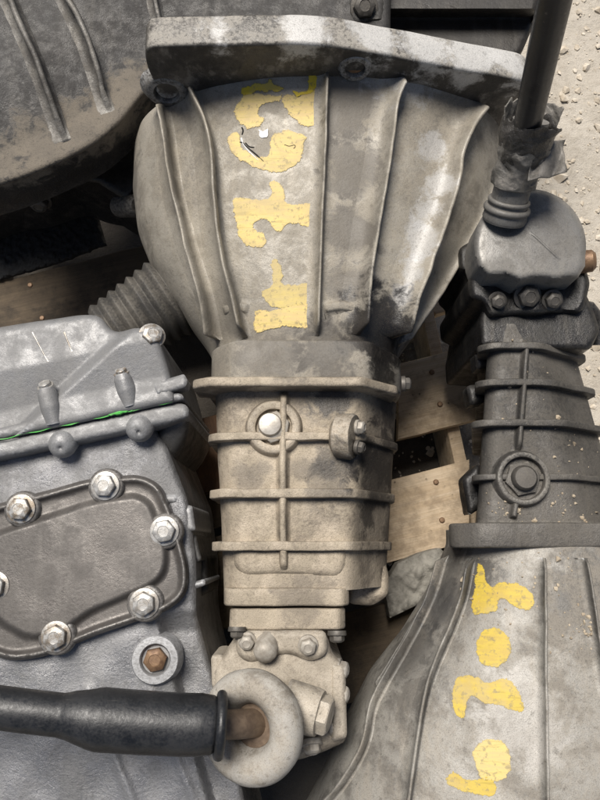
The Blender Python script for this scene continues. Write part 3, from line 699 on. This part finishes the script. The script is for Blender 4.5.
    lathe(mb, [(.030, -.045), (.038, -.030), (.049, -.021), (.0535, -.012), (.0545, -.003), (.052, .005), (.046, .0105), (.038, .0125), (.031, .0105), (.0255, .005), (.022, -.003), (.020, -.012), (.0001, -.013)], frame(rc, ax), 72); mb.rough(.0012, 35)
    cap = mb.build('lever_cap', m_ring, root, angle=60)
    a = rc+ax*-.012; e = W(213, 724, .487)
    mb = MB(); tube(mb, catmull([a+np.array((.010, 0, -.012)), (a+e)/2, e+np.array((-.03, 0, .004))], 30), .0135, 28)
    lv = mb.build('lever_rod', m_rod, root)
    mb = MB(); lathe(mb, [(.0212, -.013), (.0206, -.0085), (.0001, -.0085)], frame(rc, ax), 36); mb.build('cap_bore', m_rod, cap)
    path = [W(218, 725, .487), W(205, 724.5, .489), W(180, 724, .492), W(140, 722, .496), W(100, 719, .500), W(86, 717.5, .502), W(74, 716, .503), W(60, 715, .504), W(30, 711.5, .508), W(-30, 704, .515), W(-160, 690, .53)]
    P = catmull(path, 120); L = np.r_[0, np.cumsum(np.linalg.norm(np.diff(P, axis=0), axis=1))]
    i100 = np.argmin(np.abs(P[:, 0]-path[4][0])); i74 = np.argmin(np.abs(P[:, 0]-path[7][0]))
    rad = np.interp(np.arange(120), [0, 2, 6, i100, i74, 119], [.022, .0255, .027, .0275, .0188, .0180])
    mb = MB(); tube(mb, P, rad, 40); mb.rough(.0007, 30); sl = mb.build('lever_sleeve', m_sleeve, root, angle=50)
    d = nz(path[0]-path[2]); mb = MB(); tor = []
    for u in np.linspace(0, 2*math.pi, 56, endpoint=False):
        f = frame(path[0]+d*.002, d, (0, 0, 1)); dirv = f[1]*math.cos(u)+f[2]*math.sin(u)
        for w_ in np.linspace(0, 2*math.pi, 12, endpoint=False): tor.append(f[0]+dirv*(.0262+.0045*math.cos(w_))+d*(.0048*math.sin(w_)))
    F = [(i*12+j, i*12+(j+1) % 12, ((i+1) % 56)*12+(j+1) % 12, ((i+1) % 56)*12+j) for i in range(56) for j in range(12)]
    mb.add(tor, F); mb.build('sleeve_collar', m_sleeve, sl)
    # support foot under the tail
    mb = MB(); slab(mb, rpoly([(-.06, -.05), (.06, -.05), (.06, .05), (-.06, .05)], .01), frame(W(285, 640, .16), (0, 0, 1)), -.028, .06, .003); mb.build('tail_foot', m_case, root)
    return root
main_gearbox()

# ================================================================== SOUTH-EAST GEARBOX (tail towards the top)
def right_gearbox():
    root = empty('gearbox', BASE_R); tag(root, 'sooty gearbox on the right with ochre paint blobs and upright black lever', 'gearbox', 'used gearboxes on the pallet')
    ZA = .30; yJ = W(520, 545, .42)[1]
    fry = lambda y: (np.array((0, y, 0)), np.array((1., 0, 0)), np.array((0, 0, 1.)), np.array((0, -1., 0)))
    # ---- bell (widens towards the bottom of the picture)
    ly, lx = sil([(449, 545), (430, 590), (404, 632), (372, 672), (346, 720), (328, 765), (305, 810), (270, 860), (255, 900)], ZA)
    cx = W(545, 650, ZA)[0]
    st = []
    for y in np.linspace(W(520, 522, .43)[1]-.005, yJ-.38, 116):
        xl = np.interp(y, ly, lx); k = (yJ-y)/.38
        zt = .4198+.070*max(0, k)**.9; st.append((y, xl, 2*cx-xl, ZA, zt, .21-.075*max(0, k)**.6))
    arr = np.array(st)
    for _ in range(5): arr[1:-1, 1:3] = .25*arr[:-2, 1:3]+.5*arr[1:-1, 1:3]+.25*arr[2:, 1:3]
    bell = superloft([tuple(a) for a in arr], 200, 2.5, .0010); bv = bell.bvh(); ob = bell.build('bell_housing', m_rbell, root, angle=60)
    for p, w, h, ln in (([(448, 556), (433, 602), (405, 655), (377, 705), (368, 745), (346, 784), (320, 815)], .008, .011, -.4), ([(474, 558), (461, 612), (431, 682), (418, 743), (409, 800), (400, 850)], .0085, .012, -.3),
                    ([(544, 558), (544, 680), (546, 860)], .006, .010, 0), ([(585, 558), (592, 600), (603, 670), (620, 740)], .006, .010, .2), ([(440, 585), (412, 635), (378, 690)], .008, .007, -.2)):
        rib(bv, p, w*.9, h*1.25, 3.2, 70, lean=ln, wide=4.2).build('rib', m_rbell, ob, angle=80)
    Z = lambda L: [(320+a/2.143, 500+b/2.143) for a, b in L]
    paint(bv, Z([(335, 132), (352, 138), (365, 178), (385, 172), (430, 176), (462, 205), (455, 235), (420, 235), (390, 215), (378, 240), (340, 248), (320, 235), (330, 180)]), 'paint_mark', m_yellow_r, ob)
    paint(bv, Z([(373+43*math.cos(a), 316+47*math.sin(a)) for a in np.linspace(0, 6.28, 12, endpoint=False)]), 'paint_mark', m_yellow_r, ob)
    paint(bv, Z([(290, 376), (330, 372), (360, 385), (400, 380), (425, 400), (440, 440), (430, 460), (385, 445), (350, 440), (325, 425), (310, 470), (285, 455), (280, 410)]), 'paint_mark', m_yellow_r, ob)
    paint(bv, Z([(262, 597), (285, 578), (320, 595), (360, 590), (385, 620), (365, 640), (310, 628), (275, 617)]), 'paint_mark', m_yellow_r, ob)
    paint(bv, Z([(320, 540), (350, 510), (395, 515), (415, 560), (400, 600), (340, 600)]), 'paint_mark', m_yellow_faded, ob)
    # large flange at the far end of the bell, beyond the picture
    mb = MB(); A = np.linspace(0, 2*math.pi, 64, endpoint=False); e = arr[-1]
    slab(mb, np.stack([cx+(.03+(e[2]-e[1])/2)*np.cos(A), .318+.185*np.sin(A)], 1), fry(e[0]+.004), 0, .03, .005, True); mb.build('mounting_flange', m_rbell, root, angle=50)
    # ---- junction plate
    def sec(x0, x1, z0, z1, cl=.03, cr=.06, r=.015, crz=.05):
        return densify(rpoly([(x0+.062, z0), (x1, z0), (x1, z1-crz*1.1), (x1-cr, z1), (x0+cl, z1), (x0, z1-cl*1.1)], r, 6), .006)
    xl = W(450, 535, .395)[0]; xr = 2*cx-xl
    mb = MB(); y0 = W(520, 522, .43)[1]; slab(mb, sec(xl, xr, .135, .421), fry(y0), 0, y0-yJ+.003, .003, True); mb.rough(.0012, 35); mb.build('housing_neck', m_rcase, root, angle=50)
    # ---- case
    yb = y0; yt = W(520, 322, .405)[1]
    L0 = W(489, 330, .385)[0]; L1 = W(474, 515, .385)[0]; R0 = 2*cx-L0-.02; R1 = 2*cx-L1-.01
    RR = []
    def resamp(s, n):
        q = np.vstack([s, s[:1]]); c = np.r_[0, np.cumsum(np.linalg.norm(np.diff(q, axis=0), axis=1))]
        t = np.linspace(0, c[-1], n, endpoint=False); return np.stack([np.interp(t, c, q[:, 0]), np.interp(t, c, q[:, 1])], 1)
    lim = lambda k: (L0+(L1-L0)*k, R0+(R1-R0)*k, .398+.010*k)
    for k in np.linspace(0, 1, 60):
        a, b, zt = lim(k); s = resamp(sec(a, b, .136, zt, .012, .075, .016, .05), 180); RR.append(np.stack([s[:, 0], np.full(180, yt+(yb-yt)*k), s[:, 1]], 1))
    case = MB(); loft(case, RR); case.rough(.0012, 35); cb = case.bvh(); oc = case.build('gearbox_case', m_rcase, root, angle=50)
    for py, o_, th in ((345, .013, .008), (382, .013, .008), (423, .014, .008), (477, .009, .007)):
        y = W(520, py, .41)[1]; k = (y-yt)/(yb-yt); a, b, zt = lim(k)
        mb = MB(); slab(mb, sec(a-o_*1.1, b+o_*.5, .15, zt+o_*.8, .014, .078, .014, .05), fry(y+th/2), 0, th, .0016, True); mb.rough(.0008, 60); mb.build('rib', m_rcase, oc, angle=50)
    rib(cb, [(525, 340), (522, 390), (519, 430), (517, 452)], .006, .010, 2.5, 40).build('rib', m_rcase, oc, angle=80)
    rib(cb, [(515, 502), (513, 512), (512, 519)], .006, .009, 2.5, 20).build('rib', m_rcase, oc, angle=80)
    h, n = hit(cb, 521, 479); n = np.array((0, 0, 1.)); mb = MB()
    lathe(mb, [(.034, -.006), (.031, .005), (.0295, .010), (.0285, .011), (.0245, .011), (.0235, .010), (.023, .003), (.0001, .003)], frame(h, n), 56); mb.rough(.0006, 70); mb.build('filler_boss', m_rcase, oc, angle=50)
    put(bolt_mesh('filler_plug', m_rcase, .020, .004, 0, .003), 'filler_plug', h+n*.002, n, oc, 1, .2)
    mb = MB(); lathe(mb, [(.0145, 0), (.014, .008), (.0115, .0115), (.0001, .012)], frame(h+np.array((0, 0, .006)), n), 36); mb.build('plug_head', m_darkbolt, oc, angle=40)
    # lumps on the left flank
    for Q, z in (([(466, 386), (484, 384), (486, 402), (470, 406)], .36), ([(462, 478), (480, 462), (486, 505), (468, 516)], .355), ([(474, 352), (490, 350), (492, 368), (476, 370)], .36)):
        mb = MB(); casting(mb, rpoly(Q, 4, 3), lambda v, z=z: z+0*v[:, 0], z-.03, 6, 2.5); mb.rough(.0015, 60); mb.build('case_lug', m_black, oc, angle=60)
    # ---- tail block and shift turret
    mb = MB(); casting(mb, rpoly([(480, 322), (482, 312), (486, 290), (584, 290), (594, 312), (600, 330), (590, 350), (482, 346)], 4, 3), lambda v: .398+0*v[:, 0], .19, 5, 2.5); mb.rough(.0012, 45); mb.build('tail_plate', m_black, root, angle=60)
    tb = MB(); casting(tb, rpoly([(468, 280), (476, 268), (586, 268), (590, 285), (582, 312), (490, 316), (484, 302), (470, 298)], 5, 4), lambda v: .412+.004*np.sin(v[:, 0]*.12), .23, 6, 2.5); tb.rough(.0022, 50)
    ot = tb.build('turret_base', m_black, root, angle=60)
    mb = MB(); casting(mb, rpoly([(459, 248), (474, 240), (482, 270), (480, 300), (466, 300), (468, 274), (460, 268)], 4, 3), lambda v: .39+0*v[:, 0], .25, 5, 2.2); mb.rough(.002, 60); mb.build('turret_lug', m_black, ot, angle=60)
    put(bm_dark, 'bolt', W(552, 300, .415), (0, -.45, .9), ot, 1.05); put(bm_dark, 'bolt', W(527, 296, .415), (0, -.45, .9), ot, 1.35); put(bm_dark, 'bolt', W(497, 301, .413), (0, -.45, .9), ot, .95)
    mb = MB(); lathe(mb, [(.014, -.01), (.013, .012), (.009, .016), (.0001, .016)], frame(W(581, 262, .42), (1, 0, .3)), 24); mb.build('side_plug', m_rust, ot)
    mb = MB(); tube(mb, [W(565, 305, .39), W(590, 308, .385), W(598, 318, .375), W(598, 345, .365)], .008, 14); mb.build('breather_pipe', m_black, ot)
    dm = MB(); A = np.linspace(math.pi*1.06, -math.pi*.06, 30); Q = [(530+56*math.cos(a), 246-57*math.sin(a)) for a in A]+[(585, 266), (578, 277), (556, 280), (535, 278), (520, 281), (505, 275), (488, 276), (478, 266)]
    casting(dm, Q, lambda v: .454+.004*(1-np.clip(((v[:, 0]-530)/56)**2+((v[:, 1]-240)/56)**2, 0, 1)), .40, 7, 2.2, .008); dm.rough(.0010, 20)
    od = dm.build('turret_dome', m_dome, root, angle=60); dbv = dm.bvh()
    rib(dbv, [(530, 232), (545, 246), (560, 260)], .0022, .0012, 2.0, 24).build('mould_line', m_dome, od)
    # ---- lever: stub, collar, rod
    s0 = W(506, 212, .462); s1 = W(531, 120, .535)
    P = catmull([s0-(s1-s0)*.1, s0, s0+(s1-s0)*.5, s1], 40); mb = MB()
    tube(mb, P, np.interp(np.arange(40), [0, 2, 5, 9, 39], [.024, .025, .0235, .0205, .019]), 36); st_ = mb.build('lever_stub', m_dome, root, angle=50)
    d = nz(s1-s0)
    def torus(c, d, R_, r_, sy=1.0):
        mb = MB(); tor = []; f = frame(c, d, (1, 0, 0))
        for u in np.linspace(0, 2*math.pi, 48, endpoint=False):
            q = f[1]*math.cos(u)+f[2]*math.sin(u)
            for w_ in np.linspace(0, 2*math.pi, 10, endpoint=False): tor.append(f[0]+q*(R_+r_*math.cos(w_))+d*(r_*sy*math.sin(w_)))
        return mb.add(tor, [(i*10+j, i*10+(j+1) % 10, ((i+1) % 48)*10+(j+1) % 10, ((i+1) % 48)*10+j) for i in range(48) for j in range(10)])
    torus(s0+d*.004, d, .0225, .004).build('stub_collar', m_dome, st_); torus(s0+d*.013, d, .021, .0028).build('stub_collar', m_dome, st_)
    r0 = W(524, 140, .525); r1 = W(560, -25, .70)
    mb = MB(); tube(mb, catmull([r0, (r0*.5+r1*.5), r1, r1+(r1-r0)*.5], 40), np.linspace(.0140, .0152, 40), 36); mb.build('lever_rod', m_lever, root)
    # ---- torn plastic wrapped round the lever
    def wrap(c0, c1, ra, rb, mat, name, seed, amp, torn, gap=0.0, th=.0012, folds=5.0):
        n, m = 110, 46; V = []; ax = nz(c1-c0); L = np.linalg.norm(c1-c0); f = frame(c0, ax, (1, 0, 0)); Nn = n-int(gap*n)
        mb = MB()
        for j in range(m):
            for i in range(Nn):
                u = 2*math.pi*i/n+seed; k = j/(m-1)
                top = L*(1-torn*(.5+.5*noise.noise(Vector((math.cos(u)*1.6, math.sin(u)*1.6, seed)))+.25*noise.noise(Vector((math.cos(u)*6, math.sin(u)*6, seed+3)))))
                h = k*top; r = ra+(rb-ra)*k
                q = Vector((math.cos(u)*1.1, math.sin(u)*1.1, h*55+.8*math.sin(u*1.0+seed)))
                w_ = noise.noise(q+Vector((seed, 0, 0)))*amp+noise.ridged_multi_fractal(Vector((math.cos(u)*1.5, math.sin(u)*1.5, h*70+.6*math.cos(u+seed)*folds*.2))+Vector((0, seed, 0)), 1.0, 2.0, 3, 1.0, 2.0)*amp*.35
                V.append(f[0]+(f[1]*math.cos(u)+f[2]*math.sin(u))*(r+w_)+ax*h)
        full = gap == 0; F = []
        for j in range(m-1):
            for i in range(Nn if full else Nn-1): F.append((j*Nn+i, j*Nn+(i+1) % Nn, (j+1)*Nn+(i+1) % Nn, (j+1)*Nn+i))
        o = mb.add(V, F).build(name, mat, root, angle=70)
        sm = o.modifiers.new('thickness', 'SOLIDIFY'); sm.thickness = th; return o
    c = lambda t: s0+(s1-s0)*t
    wrap(c(.30), c(.78), .0215, .0250, m_boot, 'torn_boot', 1.3, .0050, .10)
    wrap(c(.50), c(.98)+np.array((.000, .004, .010)), .0205, .0290, m_bootin, 'torn_boot', 4.1, .0040, .30, .0)
    wrap(c(.60), c(1.08)+np.array((.004, .006, .010)), .0225, .0300, m_boot, 'torn_boot', .2, .0035, .25, .55)
    # flap hanging to the right
    V = []; a0 = W(530, 150, .505); 
    for j in range(20):
        for i in range(16):
            p = W(528+36*i/15, 146+36*j/19-5*i/15-4*(j/19)*(i/15), .520-.012*i/15+.004*math.sin(i*.7+j*.25)); V.append(p+np.array(noise.noise_vector(Vector(p*60)))*.003)
    mb = MB().add(V, [(j*16+i, j*16+i+1, (j+1)*16+i+1, (j+1)*16+i) for j in range(19) for i in range(15)]); o = mb.build('boot_flap', m_boot, root, angle=70); o.modifiers.new('thickness', 'SOLIDIFY').thickness = .0012
    # ---- dirt crumbs on top of the case
    me_v, fc = ICO, ICO_F
    mb = MB(); allb = MB().add(case.verts(), case.f).add(bell.verts(), bell.f).bvh()
    for cxp, cyp, sd_, cnt in ((560, 505, 22, 45), (500, 512, 16, 40), (590, 630, 14, 50), (480, 590, 18, 25), (560, 580, 28, 40), (570, 450, 24, 20), (540, 350, 24, 14), (520, 420, 22, 12)):
        for _ in range(cnt):
            hh = hit(allb, random.gauss(cxp, sd_), random.gauss(cyp, sd_*.8))
            if hh is None or hh[1][2] < .4: continue
            s = .0006+.0019*random.random()**3; A = me_v*(1+.45*np.random.uniform(-1, 1, (12, 1)))*s*np.array([random.uniform(.5, 1.6) for _ in range(3)]); mb.add(A+hh[0]+hh[1]*s*.35, fc)
    tag(mb.build('dirt_crumbs', simple_mat('pale_crumbs', (.46, .39, .29), (.30, .24, .17), .9), root, smooth=False), kind='stuff')
    return root
right_gearbox()

# ================================================================== LEFT SILVER GEARBOX
def left_gearbox():
    root = empty('gearbox', W(20, 560, .152)); tag(root, 'bluish silver gearbox at left with flat bolted cover plate and green sealant seam', 'gearbox', 'used gearboxes on the pallet')
    ang = -.22
    # upper case
    def zup(v):
        x, y = v[:, 0], v[:, 1]; s = y-(437+x*ang)      # distance from seam (negative above)
        z = .405+.012*np.clip((-s-25)/40, 0, 1)
        # wedge block on the right: ridge running from (100,352) to (140,330)
        d = ((x-104)*.5+(y-350)*.86); blk = np.clip((x-104)/26, 0, 1)*np.clip((400-y)/10, 0, 1); z = z+.018*np.clip((x-100-(350-y)*1.1)/12, 0, 1)*np.clip((y-318)/10, 0, 1)
        return z
    up = MB(); casting(up, rpoly([(-110, 352), (0, 327), (82, 315), (100, 315), (114, 334), (138, 327), (158, 334), (170, 372), (176, 402), (0, 440), (-110, 464)], [5, 5, 14, 14, 10, 8, 8, 8, 6, 5, 5], 5), zup, .16, 8, 2.4, None, 0, True); up.rough(.0013, 26)
    ou = up.build('upper_case', m_silver, root, angle=60); ub = up.bvh()
    # two long bolt bosses lying along the case, heads towards the far end
    for (a, b), nm in ((((46, 388), (55, 424)), 0), (((122, 374), (131, 406)), 1)):
        A = W(a[0], a[1], .424); B = W(b[0], b[1], .416); mb = MB(); tube(mb, catmull([A, A*.6+B*.4, B], 20), np.interp(np.arange(20), [0, 3, 10, 19], [.0085, .0105, .0115, .0095]), 22); mb.rough(.0015, 60); b_ = mb.build('bolt_boss', m_silver, ou, angle=60)
        put(bm_zinc, 'bolt', A+nz(A-B)*.002, nz(A-B)*.75+np.array((0, 0, .65)), ou, .58)
    put(bm_zinc, 'bolt', W(152, 336, .428), (.3, .15, .9), ou, .95)
    mb = MB(); casting(mb, rpoly([(152, 383), (184, 374), (188, 381), (186, 387), (156, 396)], 2, 3), lambda v: .424+0*v[:, 0], .40, 3, 2.0); mb.rough(.0008, 60); mb.build('lifting_lug', m_silver, ou, angle=60)
    for a, b in (((32, 332), (48, 362)), ((64, 332), (72, 352))): rib(ub, [a, ((a[0]+b[0])/2, (a[1]+b[1])/2), b], .0012, .0005, 1.6, 16).build('scratch', m_zinc, ou)
    # seam: upper flange, green sealant, lower flange with lugs
    def seamband(o0, o1, xr, z, nm, mat, bev, rr):
        Q = [(-110, 437+110*.22+o0), (0, 437+o0), (xr-16, 437+(xr-16)*ang+o0), (xr, 437+xr*ang+o0+6), (xr+2, 437+xr*ang+o1), (xr-16, 437+(xr-16)*ang+o1+2), (0, 437+o1), (-110, 437+110*.22+o1)]
        mb = MB(); casting(mb, rpoly(Q, rr, 4), lambda v: z+0*v[:, 0], .18, bev, 2.2); mb.rough(.0012, 45); return mb, mb.build(nm, mat, root, angle=60)
    seamband(-9, 1.5, 182, .418, 'upper_flange', m_silver, 3.0, 3)
    sb, lo = seamband(3, 22, 188, .415, 'lower_flange', m_silver, 7, 7)
    mb = MB(); mb2 = [W(x, 437+x*ang+2.4+.8*math.sin(x*.2), .4178) for x in range(-60, 176, 4)]; tube(mb, mb2, [.0005+.0009*max(0, noise.noise(Vector((i*.35, 0, 0)))) for i in range(len(mb2))], 8); mb.build('sealant_bead', m_green, root)
    mb = MB(); pts = [W(x, 437+x*ang+1.6+1.5*math.sin(x*1.1), .4185) for x in range(108, 136, 3)]; tube(mb, pts, [.0012, .0016, .002, .0026, .003, .0022, .0018, .0014, .001, .0008], 8); mb.build('sealant_blob', m_green, root)
    for px, py, r in ((63, 444, .0155), (140, 428, .0155)):
        mb = MB(); c = W(px, py, .408); lathe(mb, [(r*1.1, -.022), (r, .004), (r*.86, .008), (r*.55, .0125), (r*.2, .0135), (r*.12, .0125), (.0001, .0115)], frame(c, (.1, -.5, .85)), 36); mb.rough(.0010, 50); mb.build('flange_lug', m_silver, lo, angle=50)
    mb = MB(); casting(mb, rpoly([(160, 428), (188, 408), (190, 428), (184, 448), (174, 462), (158, 470), (150, 450)], 8, 4), lambda v: .40-.0009*np.clip(v[:, 1]-420, 0, 60), .20, 12, 2.3); mb.rough(.001, 40); mb.build('end_lobe', m_seam, lo, angle=60)
    # lower case body with the sloping lower part
    def zlo(v):
        x, y = v[:, 0], v[:, 1]; s = y-(437+x*ang)
        z = .392+.002*np.sin(x*.11)*np.sin(y*.09); z = z-.0011*np.clip(y-(668+x*ang), 0, 400)*.16
        for a, b, w, hh in (((88, 690), (138, 815), 5, .006), ((150, 690), (200, 815), 4, .004)):
            d = seg_dist(v, np.array(a, float), np.array(b, float)); z = z+hh*np.exp(-(d/w)**2)
        st = np.clip((x-(150+(y-600)*.28))/9, 0, 1); z = z-.022*st*np.clip((y-610)/20, 0, 1)
        return z
    low = MB(); casting(low, rpoly([(-110, 478), (0, 454), (150, 421), (168, 448), (188, 500), (196, 560), (196, 612), (214, 680), (236, 760), (262, 880), (-110, 900)], 6, 4), zlo, .17, 9, 3.0); low.rough(.0012, 30)
    ol = low.build('lower_case', m_silver_rough, root, angle=60); lb = low.bvh()
    # cover plate
    Q = rpoly([(-62, 530), (-50, 520), (0, 503), (92, 478), (140, 474), (160, 484), (176, 520), (189, 568), (187, 594), (170, 610), (95, 636), (45, 657), (10, 662), (-20, 650), (-52, 600)], 14, 5)
    cov = MB(); 
    inner = rpoly([(-40, 545), (10, 528), (96, 500), (136, 494), (150, 502), (168, 548), (166, 574), (150, 588), (88, 614), (62, 634), (30, 640), (6, 628), (-28, 600)], 14, 5)
    def zcov(v):
        d = poly_dist(v, np.array(Q)); di = poly_dist(v, inner); ins = inside(v, inner)
        z = .404+.0075*np.exp(-((d-4.5)/3.6)**2)                       # raised rim
        di = np.where(ins, di, -di); k = np.clip((di+3)/8, 0, 1); z = z+.0085*k*k*(3-2*k)
        return z+.0004*np.sin(v[:, 0]*.07)*np.cos(v[:, 1]*.05)
    casting(cov, Q, zcov, .385, 3.5, 1.6, .006); cov.rough(.0008, 30)
    oc = cov.build('cover_plate', m_cover, root, angle=70); cvb = cov.bvh()
    for px, py in ((22, 509), (106, 486), (165, 531), (145, 603), (57, 636), (-4, 586)):
        mb = MB(); p = W(px, py, .409); lathe(mb, [(.0205, -.006), (.0195, .0005), (.018, .002), (.0001, .002)], frame(p, (0, 0, 1)), 36); mb.build('bolt_seat', m_cover, oc, angle=50)
        put(bm_zinc, 'bolt', p+np.array((0, 0, .0025)), (random.uniform(-.04, .04), -.06, 1), oc, 1.0)
    # drain plug
    h, n = hit(lb, 156, 659); mb = MB(); n = nz(n+np.array((0, 0, .6)))
    lathe(mb, [(.0285, -.012), (.026, .004), (.0245, .0065), (.017, .0068), (.0155, .005), (.015, .001), (.0001, .001)], frame(h, n), 48); mb.rough(.0006, 70); mb.build('drain_boss', m_silver, ol, angle=50)
    put(bm_rust, 'drain_plug', h+n*.002, n, ol, 1.05, .2)
    # side bits beside the cover, right edge
    for Q2, z, mt in (([(160, 494), (178, 494), (178, 503), (162, 504)], .395, m_silver), ([(176, 506), (192, 505), (196, 530), (180, 534)], .39, m_silver), ([(182, 536), (196, 534), (202, 560), (190, 566)], .375, m_seam), ([(184, 584), (205, 579), (206, 585), (186, 592)], .385, m_silver), ([(192, 545), (206, 556), (210, 590), (196, 600)], .34, m_black)):
        mb = MB(); casting(mb, rpoly(Q2, 3, 3), lambda v, z=z: z+0*v[:, 0], .24, 4, 1.8); mb.rough(.0012, 60); mb.build('side_lug', mt, ol, angle=60)
    # corrugated rubber bellows sticking out behind the upper case
    pa = W(106, 338, .30); pb = W(186, 288, .30); axd = nz(pb-pa); c0 = pa; Lb = np.linalg.norm(pb-pa); prof = [(.0001, -.012), (.02, -.012), (.026, -.004)]
    for k in np.linspace(0, 1, 150): prof.append((.046+.014*k-.0055*(1-abs(math.sin(k*math.pi*8.5)))**.7, k*Lb))
    prof.append((.02, Lb+.003)); prof.append((.0001, Lb+.003))
    mb = MB(); lathe(mb, prof, frame(c0, axd), 64); mb.rough(.0010, 40); mb.build('bellows', m_bellows, root, angle=60)
    return root
left_gearbox()

# ================================================================== DARK GEARBOX BEHIND (top edge)
def dark_gearbox():
    root = empty('gearbox', W(150, 20, .15)); tag(root, 'blotchy dark brown casting with diagonal ribs lying at the top left behind the flange', 'gearbox', 'used gearboxes on the pallet')
    edge = np.array([(-60, 205), (0, 187), (45, 170), (90, 148), (118, 126), (140, 100), (160, 80)])
    def ztop(v):
        d = poly_dist(v, edge, False); z = .40+.022*np.clip((d-34)/70, 0, 1)
        return z
    mb = MB(); casting(mb, np.vstack([catmull(edge, 60), [(200, 70), (390, 60), (392, -60), (392, -110), (-60, -110)]]), ztop, .33, 8, 2.6, .010, 0, True); mb.rough(.0022, 28)
    o = mb.build('bell_housing', m_dark, root, angle=60); bv = mb.bvh()
    for p, w, h in (([(-2, -30), (16, 10), (38, 62), (56, 112), (66, 142)], .015, .024), ([(50, -30), (72, 10), (90, 52), (106, 100), (110, 112)], .014, .022), ([(150, -30), (158, 10), (166, 40)], .012, .014)):
        rib(bv, p, w, h, 2.4, 60, hs=[1, 1, 1, 1, 1, 1, 1, .9, .6, 0], wide=2.3).build('rib', m_darkrib, o, angle=80)
    # dusty lip along the edge
    # shadowed under-body with a bolt
    mb = MB(); casting(mb, [(-60, 120), (150, 80), (146, 130), (138, 188), (128, 202), (100, 184), (60, 174), (0, 188), (-60, 204)], lambda v: .29+.004*np.sin(v[:, 0]*.09), .15, 8, 3.2); mb.rough(.0022, 30)
    u = mb.build('under_body', m_black, root, angle=60)
    put(bm_dark, 'bolt', W(40, 200, .24), (0, -1, .3), u, 1.5)
    mb = MB(); lathe(mb, [(.016, -.03), (.016, .02), (.012, .026), (.0001, .026)], frame(W(130, 206, .27), (.6, -.3, .6)), 28); mb.build('side_plug', m_dark, u)
    rib(mb.bvh() if False else bv, [(150, 60), (152, 70), (154, 78)], .008, .004, 2, 12).build('rib', m_dark, o)
    # smooth brown box at the right end
    Q = [(388, -110), (556, -110), (548, -30), (540, 0), (534, 24), (522, 52), (512, 62), (470, 66), (392, 62), (382, 20)]
    def zb(v): return .36+.030*np.clip((18-v[:, 1])/8, 0, 1)*1.0
    mb = MB(); casting(mb, rpoly(Q, 6, 4), zb, .15, 6, 3.0); mb.rough(.001, 25); mb.build('end_box', m_brownbox, root, angle=60)
    put(bm_dark, 'bolt', W(364, 8, .425), (0, -.5, .86), root, 1.5)
    mb = MB(); casting(mb, rpoly([(340, -40), (388, -40), (384, 22), (352, 24)], 6, 3), lambda v: .425+0*v[:, 0], .37, 6, 3.0); mb.rough(.0016, 30); mb.build('bolt_pad', m_dark, root, angle=60)
    return root
dark_gearbox()
